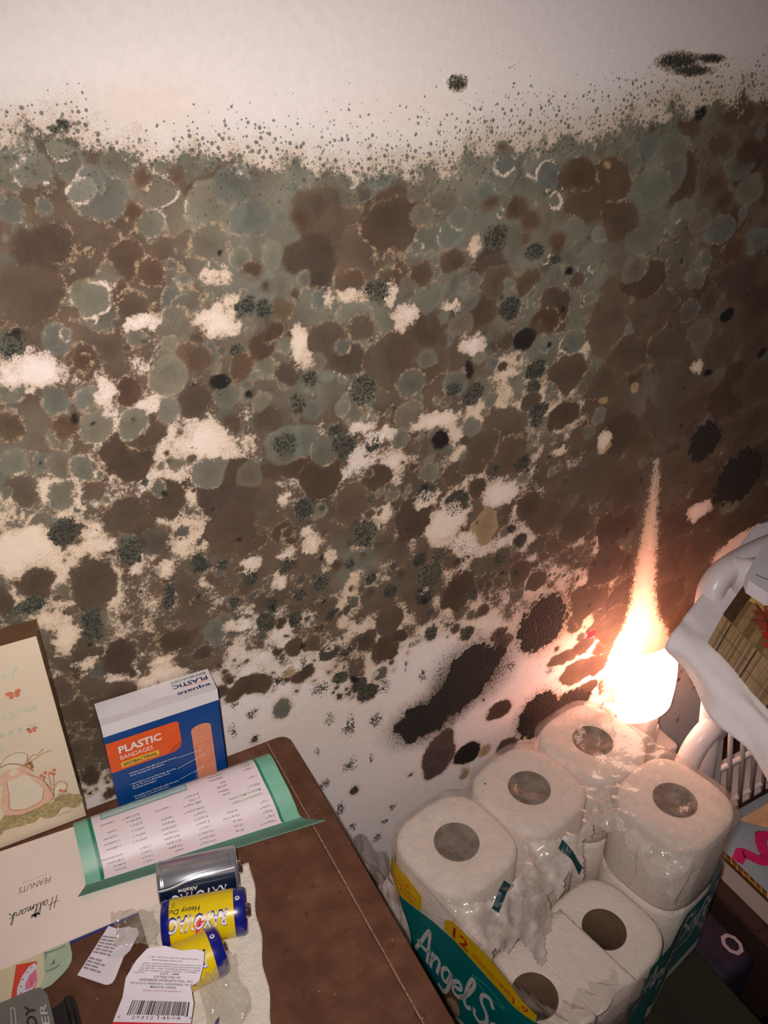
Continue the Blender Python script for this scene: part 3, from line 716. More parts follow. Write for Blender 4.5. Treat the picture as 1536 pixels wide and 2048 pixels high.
PINK = mat('soft_pink_ink', (236, 192, 162), .6, .06, 200)
SEPIA = mat('sepia_ink', (172, 120, 80), .6, .1, 300)
OLIVE = mat('olive_ink', (176, 160, 110), .6, .25, 400)
IVORY = mat('ivory_ink', (236, 222, 196), .6, .03, 200)
for tx, x0_, x1_, z_, h_ in (('soon?', -.066, -.0155, .7165, .0085), ('for eye', -.078, -.0105, .680, .0075), ('means', -.079, -.0135, .664, .0065), ('y', -.0445, -.0385, .6510, .008)):
    print_on('verse_lettering', [fit_text(tx, x0_, x1_, z_, h_, shear=.18, bold=.01)], pfn, MINT, pq, .0006)
for cx, cz, s, r in ((-.0235, .7005, 1.25, .3), (-.0185, .6615, .9, -.4)):
    g = []
    for sx in (-1, 1):
        g += [ell2d(cx + sx * .0022 * s, cz + .0013 * s, .0024 * s, .0017 * s, r + sx * .6), ell2d(cx + sx * .0016 * s, cz - .0013 * s, .0016 * s, .0012 * s, r - sx * .5)]
    print_on('butterfly', g, pfn, CORAL, pq, .0006)
# bonneted girl, drawn flat in soft inks
gx, GS, gx_, gz_ = 0.0, 1.12, -.0375, .6235
girl = lambda a, b, l: pfn(gx_ + a * GS, gz_ + (b - .6130) * GS, l)
ink = []
ink_ol = []
print_on('meadow', [ell2d(-.006 + i * .0062, .5675 + (i % 3) * .0022, .0068, .0055 + (i % 2) * .003, .2 * i) for i in range(-3, 7)], girl, OLIVE, pq, .0005)
print_on('dress', [poly2d([(gx - .009, .6105), (gx + .008, .6105), (gx + .0195, .586), (gx + .0175, .5785), (gx + .008, .5745), (gx - .004, .5735), (gx - .0145, .578), (gx - .016, .588)]),
                   ell2d(gx + .001, .6135, .0105, .0058, -.25), ell2d(gx - .0115, .612, .005, .0042, .2)], girl, PINK, pq, .0008)
print_on('apron', [poly2d([(gx - .0075, .6095), (gx + .006, .6105), (gx + .0135, .5905), (gx + .010, .5805), (gx - .001, .578), (gx - .0105, .583)]),
                   ell2d(gx - .001, .6245, .0085, .0055, -.35), ell2d(gx + .0035, .6285, .0062, .0055, .1), ell2d(gx - .0015, .6155, .0027, .0028)], girl, IVORY, pq, .0010)
for pts, w in (([(-.0095, .624), (-.004, .6305), (.004, .6325), (.0095, .628), (.0085, .622), (.005, .618)], .0005), ([(-.0095, .624), (-.002, .6245), (.006, .6185), (.0105, .6115)], .0009),
               ([(.0075, .6185), (.010, .6195), (.0105, .6145)], .0022), ([(.009, .622), (.013, .6255), (.016, .6245), (.0205, .628)], .0006), ([(.009, .6205), (.014, .6215), (.018, .6235), (.025, .6245)], .0006),
               ([(-.0075, .6095), (-.0085, .597), (-.0105, .583), (-.001, .578), (.010, .5805), (.0135, .5905)], .0004), ([(-.0145, .578), (-.004, .5735), (.008, .5745), (.0175, .5785), (.0195, .586)], .0007),
               ([(.006, .6105), (.0135, .6015), (.0195, .586)], .0005), ([(.020, .586), (.021, .5905), (.0255, .5925), (.029, .588), (.027, .5815), (.0215, .581)], .0006),
               ([(.015, .6005), (.017, .590), (.0185, .581)], .0005), ([(.019, .603), (.019, .592)], .0005), ([(.0225, .6025), (.0205, .591)], .0005)):
    ink.append(stroke2d([(gx + a, b) for a, b in pts], w))
print_on('outline_drawing', ink, girl, SEPIA, pq, .0012)
print_on('flowers', [ell2d(gx + a, b, .0016, .0013, a * 90) for a, b in ((.0145, .604), (.0175, .6055), (.0205, .6035), (.0235, .605), (.0225, .6015), (.016, .6015), (.0265, .5815), (.024, .5835))], girl, CORAL, pq, .0012)
print_on('basket_drawing', [ell2d(gx + .0235, .5845, .0052, .0042, .2)], girl, IVORY, pq, .0009)
print_on('signature', [stroke2d([(-.0175, .5630), (-.0125, .5642), (-.0075, .5640)], .0006)], pfn, SEPIA, pq, .0012)

rebase(pq, (-.07, .533, DZ + .0005))

# ------------------------------------------------------------------ bandage carton
bx = empty('bandage_box', (.0768, .5225, DZ + .0003), (0, 0, math.radians(-1.2)))
tag(bx, 'blue and white carton of plastic bandages standing beside the plaque', 'box')
BW, BD, BH = .0945, .0275, .1065
NAVY = mat('print_blue', (10, 66, 132), .32, .06, 30, spec=.5)
BWHITE = mat('carton_white', (226, 220, 220), .4, .03, 40)
ORANGE = mat('print_orange', (232, 92, 34), .35, .05, 60)
YEL = mat('print_yellow', (238, 190, 40), .35, .05)
INKW = mat('print_white', (232, 228, 224), .45, .02)
INKN = mat('print_navy', (24, 34, 84), .45, .05)
SKIN = mat('bandage_peach', (226, 142, 108), .45, .05, 80)
SKIN2 = mat('bandage_pad', (208, 122, 90), .45, .05, 80)
TEALINK = mat('print_pale_blue', (120, 170, 205), .45, .03)
bm = bmesh.new(); box_bm(bm, (0, 0, BH / 2), (BW, BD, BH), .0006, 1)
from_bm('carton', bm, NAVY, bx)
# white top: closing flap with a notched front edge, and the tongue standing slightly proud
tf = lambda a, b, l: (a, b, BH + l)
print_on('top_flap', [poly2d([(-BW / 2, -.006), (-.012, -.0065), (-.004, -.0035), (.010, -.0035), (.018, -.0065), (BW / 2, -.006), (BW / 2, BD / 2), (-BW / 2, BD / 2)])], tf, BWHITE, bx, .0009)
print_on('inner_flap', [rect2d(-BW / 2, -BD / 2, BW / 2, 0)], tf, mat('carton_white_inner', (214, 206, 206), .5, .03), bx, .0003)
ff = lambda a, b, l: (a - BW / 2, -BD / 2 - l, b)
print_on('front_flap', [poly2d([(0, .0950), (BW, .0950), (BW, BH + .0006), (0, BH + .0006)])], ff, BWHITE, bx, .0004)
print_on('front_blue_band', [rect2d(0, .0895, BW, .0950)], ff, NAVY, bx, .0003)
print_on('side_face', [rect2d(0, 0, BD, BH)], lambda a, b, l: (BW / 2 + l, a - BD / 2, b), mat('print_dark_navy', (14, 40, 90), .35, .05), bx, .0003)
# top print, read from the wall side
tt = lambda a, b, l: (BW / 2 - .003 - a, BD / 2 - .001 - b, BH + l)
def flip(v, W_=0, H_=0):
    a, f = v; a = a.copy(); a[:, 0] = W_ - a[:, 0] if False else a[:, 0]; return a, f
def top_text(s, x0, x1, y, h, **k):
    v, f = fit_text(s, x0, x1, 0, h, **k); v[:, 1] = y - .003 + v[:, 1]; return v, f
print_on('top_lettering', [top_text('equate', .0005, .0285, .0205, .0040, bold=.02), top_text('PLASTIC', .0005, .0300, .0105, .0044, bold=.025), top_text('BANDAGES', .0005, .030, .0052, .0030)], tt, INKN, bx, .0013)
print_on('top_swoosh', [stroke2d([(.001, .0123), (.010, .0130), (.022, .0118)], .0006)], tt, ORANGE, bx, .0013)
# front print
print_on('orange_label', [poly2d([(0, .0545), (.052, .0545), (.0555, .0560), (.058, .0590), (.0590, .0630), (.0590, .0845), (.0575, .0868), (.055, .0872), (0, .0872)])], ff, ORANGE, bx, .0004)
print_on('orange_label_curl', [poly2d([(.0455, .0547), (.0515, .0548), (.0555, .0565), (.058, .0595), (.0588, .0640), (.0530, .0615), (.0490, .0580)])], ff, mat('print_dark_orange', (200, 74, 26), .35, .05), bx, .0006)
print_on('bandages_lettering', [fit_text('PLASTIC', .009, .0435, .0732, .0073, bold=.03), fit_text('BANDAGES', .0090, .0355, .0660, .0044)], ff, INKW, bx, .0007)
print_on('yellow_tag', [rrect2d(.0085, .0570, .0395, .0630, .0012)], ff, YEL, bx, .0006)
print_on('antibacterial_lettering', [fit_text('ANTIBACTERIAL', .0100, .0382, .0583, .0033, bold=.02)], ff, INKN, bx, .0008)
lines = [('• Gentle, non-stick film protects wound', .0430, .0405), ('   from tearing and disruption.', .0402, .0300), ('• Innovative pad technology absorbs', .0305, .0385), ('   up to 3x more fluid than most', .0277, .0330), ('   leading bandages.', .0249, .0215),
         ('• Benzalkonium Chloride kills bacteria', .0155, .0395), ('   and helps prevent infection.', .0127, .0310)]
print_on('small_print', [fit_text(s.strip(), .0120 if s[0] == '•' else .0136, .0120 + w, y + .004, .0017, bold=.012, res=1) for s, y, w in lines], ff, INKW, bx, .0005)
# bandage picture
def bandage(grow=0):
    p = []
    for i in range(13):
        t = math.pi * i / 12; p.append((.0765 + (.0085 + grow) * math.cos(t), .0705 + (.0085 + grow) * .55 * math.sin(t)))
    for i in range(13):
        t = math.pi + math.pi * i / 12; p.append((.0765 + (.0085 + grow) * math.cos(t), .0120 + (.0085 + grow) * .55 * math.sin(t)))
    return poly2d(p)
print_on('bandage_picture', [bandage()], ff, SKIN, bx, .0004)
print_on('bandage_pad', [rrect2d(.0705, .0300, .0825, .0535, .0012)], ff, SKIN2, bx, .0006)
print_on('bandage_pad_face', [rrect2d(.0712, .0308, .0820, .0528, .001)], ff, SKIN, bx, .0007)
print_on('callout_lines', [stroke2d([(.0535, .0468), (.0735, .0468)], .0004, smooth=False), stroke2d([(.0520, .0345), (.0760, .0405)], .0004, smooth=False), stroke2d([(.0525, .0215), (.0735, .0262)], .0004, smooth=False),
                           ell2d(.0735, .0468, .0006, .0006), ell2d(.0760, .0405, .0006, .0006), ell2d(.0735, .0262, .0006, .0006)], ff, INKW, bx, .0009)
v, f = fit_text('ACTUAL SIZE', 0, .013, 0, .0014)
print_on('actual_size_lettering', [(np.stack([.0675 - v[:, 1], .0120 + v[:, 0]], 1), f)], ff, TEALINK, bx, .0006)

# ------------------------------------------------------------------ greeting card (white) with a blue sheet under it
def flat_fn(cx, cy, z, ang):
    c, s = math.cos(ang), math.sin(ang)
    return lambda a, b, l: (cx + a * c - b * s, cy + a * s + b * c, z + l)
def flat_card(name, geo_outline, thick, fn, m, parent):
    """thin solid card from an outline"""
    v, _ = geo_outline
    n = len(v)
    V = [fn(a, b, 0) for a, b in v] + [fn(a, b, thick) for a, b in v]
    F = [tuple(range(n - 1, -1, -1)), tuple(range(n, 2 * n))] + [(i, (i + 1) % n, n + (i + 1) % n, n + i) for i in range(n)]
    return mesh(name, V, F, m, parent)
gc = empty('greeting_card', (.0405, .4155, DZ))
tag(gc, 'white greeting card lying face down with an upside-down maker mark, under the green chart', 'card')
gfn = lambda a, b, l: (-a, b, l + .0012)       # a runs towards the plaque, b towards the wall
rot = math.radians(1.2)
gfr = lambda a, b, l: (-a * math.cos(rot) - b * math.sin(rot) * -.55 , b + a * math.sin(rot) + b * 0, l + .0012)
flat_card('card_back', poly2d([(0, 0), (.20, 0), (.20, .108), (0, .100)]), .0010, gfr, mat('card_white', (240, 222, 210), .6, .02, 30), gc)
flat_card('blue_liner', poly2d([(-.001, -.0016), (.20, -.0016), (.20, .100), (-.001, .095)]), .0005, lambda a, b, l: gfr(a, b, l - .0011), mat('card_blue', (46, 58, 120), .55, .05), gc)
HX = .0715   # where the lettering starts, measured from the right end of the card
INKK = mat('print_black', (36, 32, 34), .5, .05)
def updown(v, x0, y0):
    """pieces drawn the right way up -> turned half round, first letter at (x0, y0)"""
    a, f = v; return np.stack([x0 + a[:, 0], y0 - a[:, 1]], 1), f
print_on('toon_lettering', [updown(fit_text('PEANUTS', 0, .0245, 0, .0052, shear=.28, bold=.0), .0740, .0620)], gfr, mat('print_grey', (120, 110, 112), .5, .05), gc, .00115)
print_on('toon_small_print', [updown(fit_text('® Trademark of the artist', 0, .020, 0, .0011, res=1), .0745, .0655)], gfr, mat('print_grey'
         , (120, 110, 112)), gc, .00115)
# script signature, one pen stroke per letter
SCR = {'H': [[(.10, .0), (.22, .5), (.30, 1.0)], [(.42, .0), (.52, .5), (.62, 1.02)], [(-.05, .50), (.3, .52), (.75, .60)]],
       'a': [[(.34, .36), (.18, .44), (.06, .22), (.12, .02), (.26, .10), (.36, .38), (.34, .08), (.48, .04)]],
       'l': [[(.0, .10), (.18, .55), (.26, .95), (.16, 1.0), (.10, .5), (.14, .05), (.30, .06)]],
       'm': [[(.0, .0), (.06, .38), (.08, .10), (.18, .38), (.26, .32), (.26, .0), (.36, .36), (.46, .34), (.46, .02), (.58, .06)]],
       'r': [[(.0, .0), (.08, .40), (.14, .32), (.28, .38), (.28, .10), (.40, .05)]],
       'k': [[(.02, .10), (.20, .6), (.26, .95), (.14, .9), (.08, .0)], [(.36, .42), (.10, .22), (.30, .12), (.46, -.10)]]}
def script(word, adv, size, w):
    g = []; x = 0
    for ch in word:
        for st in SCR[ch]:
            g.append(stroke2d([((x + a + b * .18) * size, b * size) for a, b in st], w, 5))
        x += adv[ch]
    return join2d(g), x * size
(sv, sf), sw = script('Hallmark', {'H': .75, 'a': .46, 'l': .30, 'm': .56, 'r': .38, 'k': .5}, 1.0, .055)
sc = .036 / sw
print_on('maker_signature', [updown((sv * sc, sf), .0715, .0420)], gfr, INKK, gc, .00115)
crown = [poly2d([(0, 0), (.005, 0), (.0058, .0034), (.0040, .0016), (.0025, .0042), (.0010, .0016), (-.0008, .0034)])]
print_on('maker_crown', [updown(c_, .0870, .0340) for c_ in crown], gfr, INKK, gc, .00115)

# ------------------------------------------------------------------ conversion chart: a springy sheet, near edge bent flat
mc = empty('conversion_chart', (.08, .46, DZ))
tag(mc, 'curled mint-bordered metric conversion chart lying in front of the bandage carton', 'chart')
_rows = [((-.0176, .4480, .0052), (.1790, .4210, .0062)), ((-.0135, .4530, .0040), (.1700, .4300, .0030)), ((-.0105, .4565, .0040), (.1630, .4360, .0040)),
         ((-.0095, .4640, .0070), (.1630, .4480, .0080)), ((-.0090, .4730, .0140), (.1620, .4600, .0155)), ((-.0086, .4830, .0205), (.1605, .4730, .0220)),
         ((-.0084, .4930, .0245), (.1600, .4840, .0258)), ((-.0082, .5010, .0240), (.1600, .4930, .0252)), ((-.0082, .5065, .0195), (.1600, .5000, .0205))]
def _chart_curve(k):
    return np.array(spline([r[0] if k == 0 else r[1] for r in _rows], 12))
_c0, _c1 = _chart_curve(0), _chart_curve(1)
_s = np.concatenate([[0], np.cumsum(np.linalg.norm(np.diff((_c0 + _c1) / 2, axis=0), axis=1))])
CH_L = _s[-1]
def chart_pt(a, b):
    b = min(max(b, 0), CH_L)
    p0 = np.array([np.interp(b, _s, _c0[:, i]) for i in range(3)]); p1 = np.array([np.interp(b, _s, _c1[:, i]) for i in range(3)])
    return p0 + (p1 - p0) * a
def chart_fn(a, b, l):
    p = chart_pt(a, b)
    if l:
        e = chart_pt(a, b + .0006) - chart_pt(a, b - .0006); d = chart_pt(a + .01, b) - chart_pt(a - .01, b)
        n = np.cross(d, e); n /= np.linalg.norm(n); p = p + n * l
    return tuple(p - np.array((.08, .46, 0)) )
MINTP = mat('chart_mint', (122, 178, 150), .42, .08, 60)
MINTD = mat('chart_green', (26, 122, 88), .42, .08, 60)
LILAC = mat('chart_paper', (226, 208, 208), .42, .02, 40)
PALEM = mat('chart_pale_mint', (178, 202, 194), .42, .04, 60)
gv, gf_ = grid2d(0, 0, 1, CH_L, 4, 50)
n0 = len(gv)
V = [chart_fn(a, b, 0) for a, b in gv] + [chart_fn(a, b, -.0006) for a, b in gv]
F = list(gf_) + [tuple(i + n0 for i in q[::-1]) for q in gf_]
cols = 5; rws = 51
for j in range(rws - 1):
    F += [(j * cols, (j + 1) * cols, (j + 1) * cols + n0, j * cols + n0)[::-1], (j * cols + 4, (j + 1) * cols + 4, (j + 1) * cols + 4 + n0, j * cols + 4 + n0)]
for i in range(cols - 1):
    F += [(i, i + 1, i + 1 + n0, i + n0)[::-1], ((rws - 1) * cols + i, (rws - 1) * cols + i + 1, (rws - 1) * cols + i + 1 + n0, (rws - 1) * cols + i + n0)]
mesh('sheet', V, F, MINTP, mc, smooth=False)
BL = float(np.interp(2 * 12, range(len(_s)), _s))      # the bend
def strip(a0, a1, b0, b1, m, nm, lift, nx=3, ny=36):
    print_on(nm, [grid2d(a0, b0, a1, b1, nx, ny)], chart_fn, m, mc, lift, smooth=True)
strip(0, 1, 0, BL - .0006, mat('chart_lip_green', (84, 124, 106), .42, .08), 'bent_edge', .0001, 4, 10)
strip(.075, .915, BL - .0004, CH_L, LILAC, 'printed_panel', .0002)
strip(.065, .082, BL - .0004, CH_L, MINTD, 'green_rule', .0003, 1)
strip(.905, .918, BL - .0004, CH_L, MINTD, 'green_rule', .0003, 1)
strip(.125, .545, BL + .050, CH_L, PALEM, 'convert_box', .0003)
for a0, a1, b0, b1 in ((.125, .545, BL + .0495, BL + .0503), (.542, .545, BL + .050, CH_L), (.125, .128, BL + .050, CH_L)):
    strip(a0, a1, b0, b1, mat('chart_rule_green', (90, 130, 112), .5), 'box_rule', .0004, 2, 12)
CW = .170
def ct(s, a_start, b, h, w=None, **k):
    """a line of upside-down text: starts at a_start and runs to smaller a"""
    v, f = text_geo(s, h / .69, **k)
    if w: v[:, 0] *= w / max(1e-6, v[:, 0].max())
    return np.stack([a_start - v[:, 0] / CW, b - v[:, 1]], 1), f
T1, T2, G = [], [], []
H_ = .0017
c1 = [(.0035, '1 teaspoon =', '1/8 cup'), (.0075, '3 tsp =', '1/2 cup'), (.0115, '4 tbsp =', '1/4 cup'), (.0155, '2 pints =', '1/8 tsp or less'), (.0195, '1 cup =', '60 drops'),
      (.0345, '1 fluid oz. =', '29.573'), (.0375, '', 'milliliters'), (.0415, '1 cup =', '230 milli'), (.0445, '', 'liters'), (.0495, '1 quart =', '.94635 liters'), (.0535, '1 gallon =', '3.7854 liters'), (.0580, '.033814', '1 milliliter'), (.0610, 'fluid ounce =', '')]
for b, s, t in c1:
    if s: T1.append(ct(s, .885, BL + b, H_, res=1, bold=.012))
    if t: T1.append(ct(t, .730, BL + b + .001, H_, res=1, bold=.012))
G += [ct('Conversion of US Liquid', .875, BL + .0262, .0018, res=1, shear=.2, bold=.01), ct('Measure to Metric System', .875, BL + .0300, .0018, res=1, shear=.2, bold=.01)]
c2 = [(.0035, '1/16 ounce =', '1 gram'), (.0075, '1/4 ounce =', '7.09 grams'), (.0115, '1/2 ounce =', '14.17 grams'), (.0155, '1 ounce =', '28.35 grams'), (.0195, '4 ounces =', '113.4 grams'), (.0235, '8 ounces =', '226.8 grams'), (.0275, '1 pound =', '454 grams'),
      (.0315, '2.2046 pounds =', '1 kilogram'), (.0365, '.98421 long ton', ''), (.0400, 'or 1.1023', '1 metric ton'), (.0435, 'short tons =', '')]
for b, s, t in c2:
    T1.append(ct(s, .590, BL + b, H_, res=1, bold=.012))
    if t: T1.append(ct(t, .440, BL + b + .001, H_, res=1, bold=.012))
c3 = [(.0040, '1 inch =', '25.4 mm'), (.0080, '1 foot =', '30.48 cm'), (.0120, '1 yard =', '.9144 meters'), (.0160, '1 mile =', '1.6093 kilometers'), (.0230, '.03937 in. =', '1 millimeter'), (.0275, '.3937 in. =', '1 centimeter'), (.0320, '3.937 in. =', '1 decimeter'), (.0365, '39.37 in =', '1 meter'), (.0405, '3280.8 ft. or', ''), (.0440, '.62137 miles =', '1 kilometer')]
for b, s, t in c3:
    T1.append(ct(s, .300, BL + b, H_, res=1, bold=.012))
    if t: T1.append(ct(t, .180, BL + b + .001, H_, res=1, bold=.012))
T2 = [ct('To convert a Fahrenheit degree to Celsius,', .52, BL + .0545, .0016, res=1), ct('subtract 32, multiply by 5,', .48, BL + .0580, .0016, res=1), ct('then divide by 9.', .46, BL + .0612, .0016, res=1)]
GREYINK = mat('chart_ink', (82, 76, 82), .5, .05)
print_on('chart_lettering', T1, chart_fn, GREYINK, mc, .0005)
print_on('convert_lettering', T2, chart_fn, mat('chart_green_ink', (96, 132, 120), .5), mc, .0006)
print_on('chart_heading', G, chart_fn, mat('chart_heading_green', (40, 120, 84), .5), mc, .0005)

# ------------------------------------------------------------------ paper towel under the batteries
def towel_sheet():
    nx, ny = 40, 60
    V = []; F = []
    for j in range(ny + 1):
        for i in range(nx + 1):
            u, w = i / nx, j / ny
            x = .026 + u * (.0795 - .036 * (1 - w) * 1.0) + .003 * math.sin(w * 9) * u + .0012 * math.sin(w * 31) * u
            x = .020 + u * ((.1105 - .020) * w + (.066 - .012) * (1 - w)) + (.0012 * math.sin(w * 23 + 1)) * u
            y = .270 + w * (.4235 - .270) - .006 * u * w
            z = .0008 + .0012 * (math.sin(u * 9 + w * 5) * math.sin(w * 14 + u * 3)) ** 2 * (1 - abs(2 * u - 1) ** 3)
            V.append((x, y, DZ + z))
    for j in range(ny):
        for i in range(nx):
            F.append((j * (nx + 1) + i, j * (nx + 1) + i + 1, (j + 1) * (nx + 1) + i + 1, (j + 1) * (nx + 1) + i))
    o = mesh('paper_towel', V, F, mat('paper_towel_white', (226, 214, 198), .9, .04, 120, .5, 420), smooth=True)
    md = o.modifiers.new('thick', 'SOLIDIFY'); md.thickness = .0006; md.offset = -1
    return o
tag(towel_sheet(), 'crumpled white paper towel spread under the loose batteries', 'paper towel')

# ------------------------------------------------------------------ batteries
METAL = mat('nickel_terminal', (190, 180, 170), .25, .05, metal=1.0)
BBLUE = mat('battery_blue', (16, 24, 122), .28, .05, coat=.5)
BYEL = mat('battery_yellow', (228, 198, 6), .3, .03, coat=.4)
BSIL = mat('battery_silver', (178, 178, 184), .28, .03, metal=.75)
BNAVY = mat('battery_navy', (8, 26, 52), .3, .05, coat=.3)
RED = mat('print_red', (214, 30, 40), .45, .05)
LAV = mat('print_lavender_white', (226, 220, 238), .45, .02)
BR = .0166
def cyl_fn(r):
    # a along the axis (x), b = arc length round the can; b = 0 faces straight up
    return lambda a, b, l: (a, -(r + l) * math.sin(b / r), (r + l) * math.cos(b / r))
def battery(name, kind, p0, p1, spin=0.0, z=None):
    d = Vector((p1[0] - p0[0], p1[1] - p0[1], 0)); L_ = .0605
    t = empty(name, (p0[0], p0[1], z if z else DZ + .0012 + BR), (spin, 0, math.atan2(d.y, d.x)))
    t.rotation_mode = 'XYZ'
    r = BR
    if kind == 'heavy':
        prof = [(0, 0), (r * .8, 0), (r - .001, .0008), (r, .002), (r, .0065)]
        lathe('end_band', prof, BBLUE, t, 40, 'X')
        lathe('can', [(r, .0065), (r, L_ - .0085)], BYEL, t, 40, 'X')
        lathe('top_band', [(r, L_ - .0085), (r, L_ - .0022), (r - .001, L_ - .0006), (r * .86, L_), (r * .80, L_ - .0006)], BBLUE, t, 40, 'X')
        lathe('end_plate', [(r * .80, L_ - .0006), (r * .72, L_ - .0012), (.0060, L_ - .0010), (.0052, L_ - .0008)], mat('battery_end_plate', (150, 120, 100), .4, .08, metal=.8), t, 40, 'X')
    else:
        lathe('can', [(0, 0), (r * .8, 0), (r - .001, .0008), (r, .002), (r, .004), (r - .0004, .0046), (r, .0054), (r, L_ - .002), (r - .001, L_ - .0006), (r * .8, L_)], BSIL, t, 40, 'X')
        lathe('end_plate', [(r * .80, L_ - .0003), (.0052, L_ - .0005)], mat('battery_end_plate', (150, 120, 100)), t, 40, 'X')
    lathe('terminal', [(.0053, L_ - .001), (.0049, L_ + .0018), (.0040, L_ + .0028), (0, L_ + .0030)], METAL, t, 24, 'X')
    fn = cyl_fn(r)
    def up(v, x_start, b):
        # lettering reads from the terminal end towards the base, its top towards the viewer
        a, f = v; return np.stack([x_start - a[:, 0], b + a[:, 1]], 1), f
    if kind == 'heavy':
        w = fit_text('RAYOVAC', 0, .0415, 0, .0088, shear=.22, bold=.022)
        wo = fit_text('RAYOVAC', -.0006, .0421, -.0005, .0099, shear=.22, bold=.055)
        print_on('brand_outline', [up(wo, .0475, .0035)], fn, BBLUE, t, .00025)
        print_on('brand_lettering', [up(w, .0475, .0040)], fn, LAV, t, .0004)
        bolt = poly2d([(.0195, .0095), (.0238, .0118), (.0215, .0066), (.0245, .0070), (.0165, -.0022), (.0190, .0036), (.0162, .0034)])
        print_on('bolt_mark', [up(bolt, .0475, .0040)], fn, RED, t, .0006)
        print_on('duty_lettering', [up(fit_text('Heavy Duty', 0, .0260, 0, .0036, shear=.2, bold=.01), .0285, -.0028)], fn, INKK, t, .0003)
        print_on('size_mark', [up(fit_text('D', 0, .0022, 0, .0026), .0105, -.0085), up(rect2d(0, .0036, .0026, .0040), .0105, -.0085)], fn, INKK, t, .0003)
        print_on('lower_lettering', [up(fit_text('CARBON ZINC', 0, .020, 0, .0022), .0280, .0210)], fn, BBLUE, t, .0003)
        print_on('plus_mark', [ell2d(L_ - .0055, -.0035, .0017, .0017)], fn, INKW, t, .0003)
        print_on('plus_sign', [rect2d(L_ - .0066, -.0038, L_ - .0044, -.0032), rect2d(L_ - .0058, -.0046, L_ - .0052, -.0024)], fn, BBLUE, t, .0005)
    else:
        nv, nf = grid2d(.0015, 0, L_ - .003, 1, 40, 24)
        top = lambda a: .0040 + .0050 * (1 - math.cos(min(1, max(0, (.034 - a) / .030)) * math.pi)) * .5
        nv = np.array([(a, top(a) + b * (r * 2.6 - top(a))) for a, b in nv])
        print_on('navy_wave', [(nv, nf)], fn, BNAVY, t, .0002)
        for off, mm_ in ((-.0012, INKW), (-.0024, BNAVY)):
            print_on('wave_line', [stroke2d([(.0015 + (L_ - .0045) * i / 24, top(.0015 + (L_ - .0045) * i / 24) + off) for i in range(25)], .0007, 2)], fn, mm_, t, .0003)
        print_on('type_lettering', [up(fit_text('Alkaline', 0, .0145, 0, .0030, shear=.2, bold=.01), .0295, .0095)], fn, INKW, t, .0004)
        print_on('brand_lettering', [up(fit_text('RAYOVAC', 0, .0415, 0, .0088, shear=.22, bold=.022), .0505, .0135)], fn, LAV, t, .0004)
        v, f = fit_text('D  1.5 V', 0, .0080, 0, .0013)
        print_on('size_lettering', [(np.stack([L_ - .0052 - v[:, 1], .0000 - v[:, 0]], 1), f)], fn, INKK, t, .0003)
    return t
b1 = battery('battery', 'alkaline', (.0385, .4190), (.0975, .4045), math.radians(26))
tag(b1, 'silver and navy alkaline battery tucked under the edge of the mint chart', 'battery', 'loose batteries')
b2 = battery('battery', 'heavy', (.0325, .3855), (.0900, .3675), math.radians(14))
tag(b2, 'yellow and blue battery lying fully uncovered next to the silver one', 'battery', 'loose batteries')
b3 = battery('battery', 'heavy', (.0045, .3470), (.0645, .3475), math.radians(8), DZ + .0018 + BR)
tag(b3, 'yellow and blue battery half covered by the torn barcode card', 'battery', 'loose batteries')

# ================================================================== scraps beside the batteries
def quad_fn(P00, P10, P01, P11):
    """bilinear patch, (0..1, 0..1) -> point, lifted along its normal"""
    P = [np.array(p, float) for p in (P00, P10, P01, P11)]
    def fn(a, b, l):
        p = P[0] * (1 - a) * (1 - b) + P[1] * a * (1 - b) + P[2] * (1 - a) * b + P[3] * a * b
        n = np.cross((P[1] - P[0]) * (1 - b) + (P[3] - P[2]) * b, (P[2] - P[0]) * (1 - a) + (P[3] - P[1]) * a); n /= np.linalg.norm(n)
        return tuple(p + n * l)
    return fn
def patch_card(name, outline, thick, fn, m, parent):
    v, _ = outline; n = len(v)
    V = [fn(a, b, -thick) for a, b in v] + [fn(a, b, 0) for a, b in v]
    F = [tuple(range(n - 1, -1, -1)), tuple(range(n, 2 * n))] + [(i, (i + 1) % n, n + (i + 1) % n, n + i) for i in range(n)]
    return mesh(name, V, F, m, parent)
CLEAR = film_mat('clear_blister', (206, 196, 176), .24, 70, .3, .10, 300, .06)
CARDW = mat('label_white', (232, 220, 226), .5, .02, 40)

# torn barcode card leaning on the battery
bc = empty('barcode_card', (0, 0, 0))
tag(bc, 'torn white backing card with a barcode, leaning on the half-covered battery', 'card')
cfn = quad_fn((-.0150, .3320, DZ + .0200), (.0330, .3045, DZ + .0205), (.0166, .3530, DZ + .0485), (.0502, .3320, DZ + .0485))
patch_card('card', poly2d([(0, 0), (.93, 0), (.93, .30), (.90, .40), (.86, .52), (.97, .60), (1.0, .80), (1.0, 1.0), (.85, 1.03), (.6, 1.0), (.3, 1.05), (.02, 1.0), (-.07, .84), (-.10, .6), (-.02, .35)]), .0005, cfn, CARDW, bc)
def ctext(s, x0, x1, y, h, **k):
    return fit_text(s, x0, x1, y, h, **k)
k = dict(res=1, bold=.014)
print_on('address_lettering', [ctext('DIST. 1888', .38, .66, .665, .030, **k), ctext('DISTRIBUTED BY', .30, .70, .620, .030, **k), ctext('GREENBRIER INTERNATIONAL, INC.', .10, .89, .575, .030, **k),
         ctext('500 VOLVO PARKWAY, CHESAPEAKE, VA 23320', .0, .95, .530, .028, **k), ctext('MADE IN CHINA', .30, .66, .485, .030, **k), ctext('35099', -.02, .14, .668, .026, res=1)], cfn, GREYINK, bc, .0004)
